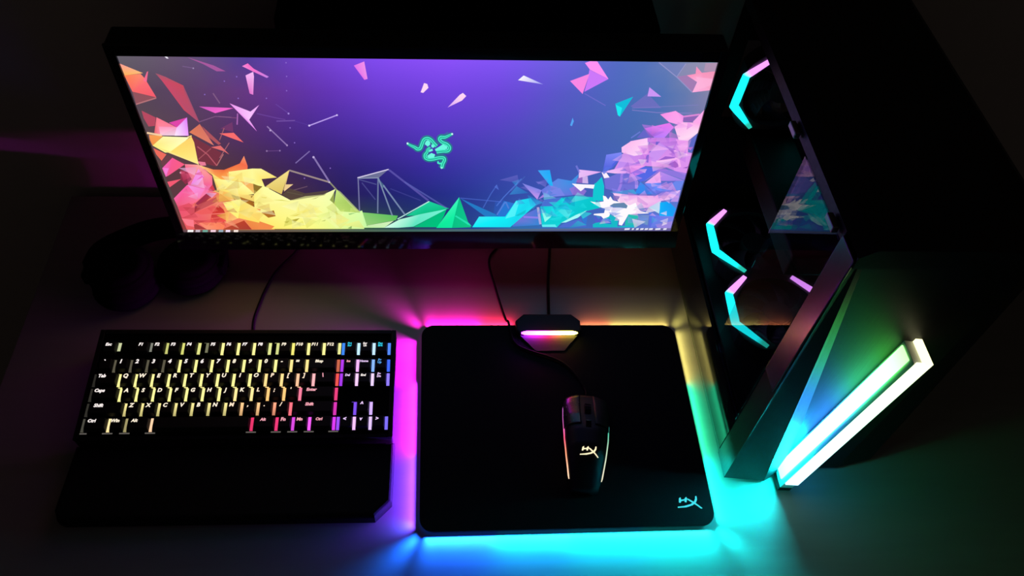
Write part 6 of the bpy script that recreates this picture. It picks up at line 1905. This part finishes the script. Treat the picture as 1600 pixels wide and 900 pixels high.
cap = fin_block('tip_light', 1.0, 1.018, 0.0012, 0.0088, 0.0430, 0.0800, M_LED, [(0, (1.9, 1.8, .95)), (1.1, (1.9, 1.8, .95))], 1)
cap['label'] = 'pale yellow end cap light'

# ---------------------------------------------------------------- headset lying at the monitor's corner
headset = thing('headset', 'black over-ear headset lying in the dark at the corner of the monitor', 'headset', (-0.56, 0.40, 0))
def ear_cup(px, py, tilt, h):
    mt = Matrix.Translation((px, py, 0.0)) @ Matrix.Rotation(R(tilt), 4, 'Y')
    bm = bmesh.new()
    for z0, z1, r0, r1 in ((0.016, h - 0.010, 0.041, 0.0435), (h - 0.010, h - 0.003, 0.0435, 0.038), (h - 0.003, h, 0.038, 0.024)):
        add_cyl(bm, 0, 0, z0, z1, r0, r1, 40, mt)
    cup = bm_obj('ear_cup', bm, M_MATTE, headset, True)
    ringp = [mt @ Vector((0.034 * math.cos(a), 0.034 * math.sin(a), 0.0115)) for a in [2 * math.pi * k / 28 for k in range(29)]]
    tube('ear_cushion', ringp, 0.0113, M_MATTE, cup, 10)
    return cup
ear_cup(-0.030, -0.032, 0, 0.056)
ear_cup(0.054, -0.004, 0, 0.040)
V, Fc = [], []
arc = catmull([(-0.072, -0.028, 0.036), (-0.068, 0.006, 0.032), (-0.044, 0.034, 0.028), (-0.004, 0.058, 0.026), (0.048, 0.064, 0.024), (0.086, 0.040, 0.022), (0.096, 0.004, 0.022)], 7)
for i, p in enumerate(arc):
    t = (arc[min(i + 1, len(arc) - 1)] - arc[max(i - 1, 0)]).normalized()
    nrm = Vector((t.y, -t.x, 0)).normalized()
    for dn, dz in ((-0.006, -0.017), (0.006, -0.017), (0.008, 0.0), (0.006, 0.017), (-0.006, 0.017), (-0.008, 0.0)):
        V.append(p + nrm * dn + Vector((0, 0, dz)))
k = len(arc)
for i in range(k - 1):
    for j in range(6):
        Fc.append((i * 6 + j, i * 6 + (j + 1) % 6, i * 6 + 6 + (j + 1) % 6, i * 6 + 6 + j))
Fc.append(tuple(range(6)))
Fc.append(tuple((k - 1) * 6 + j for j in range(5, -1, -1)))
mesh_obj('headband', V, Fc, M_MATTE, headset, None, True)
for sx, yy, zz in ((-0.073, -0.026, 0.036), (0.097, 0.002, 0.023)):
    box('yoke', sx - 0.006, sx + 0.006, yy - 0.020, yy + 0.012, zz - 0.010, zz + 0.010, M_MATTE, headset, 0.003)

# ---------------------------------------------------------------- dark long box on the wall above the monitor
bar_ = thing('wall_speaker', 'long dark box with a rounded end on the wall behind the monitor', 'speaker', (-0.12, 0.53, 0.335))
sp = rounded_rect(-0.236, 0.238, -0.045, 0.037, 0.018, 6)
prism('cabinet', sp, -0.030, 0.0348, M_MATTE, bar_, axis='y')
sp2 = rounded_rect(-0.222, 0.224, -0.036, 0.028, 0.014, 6)
prism('grille', sp2, -0.0325, -0.0300, M_CLOTH, bar_, axis='y')
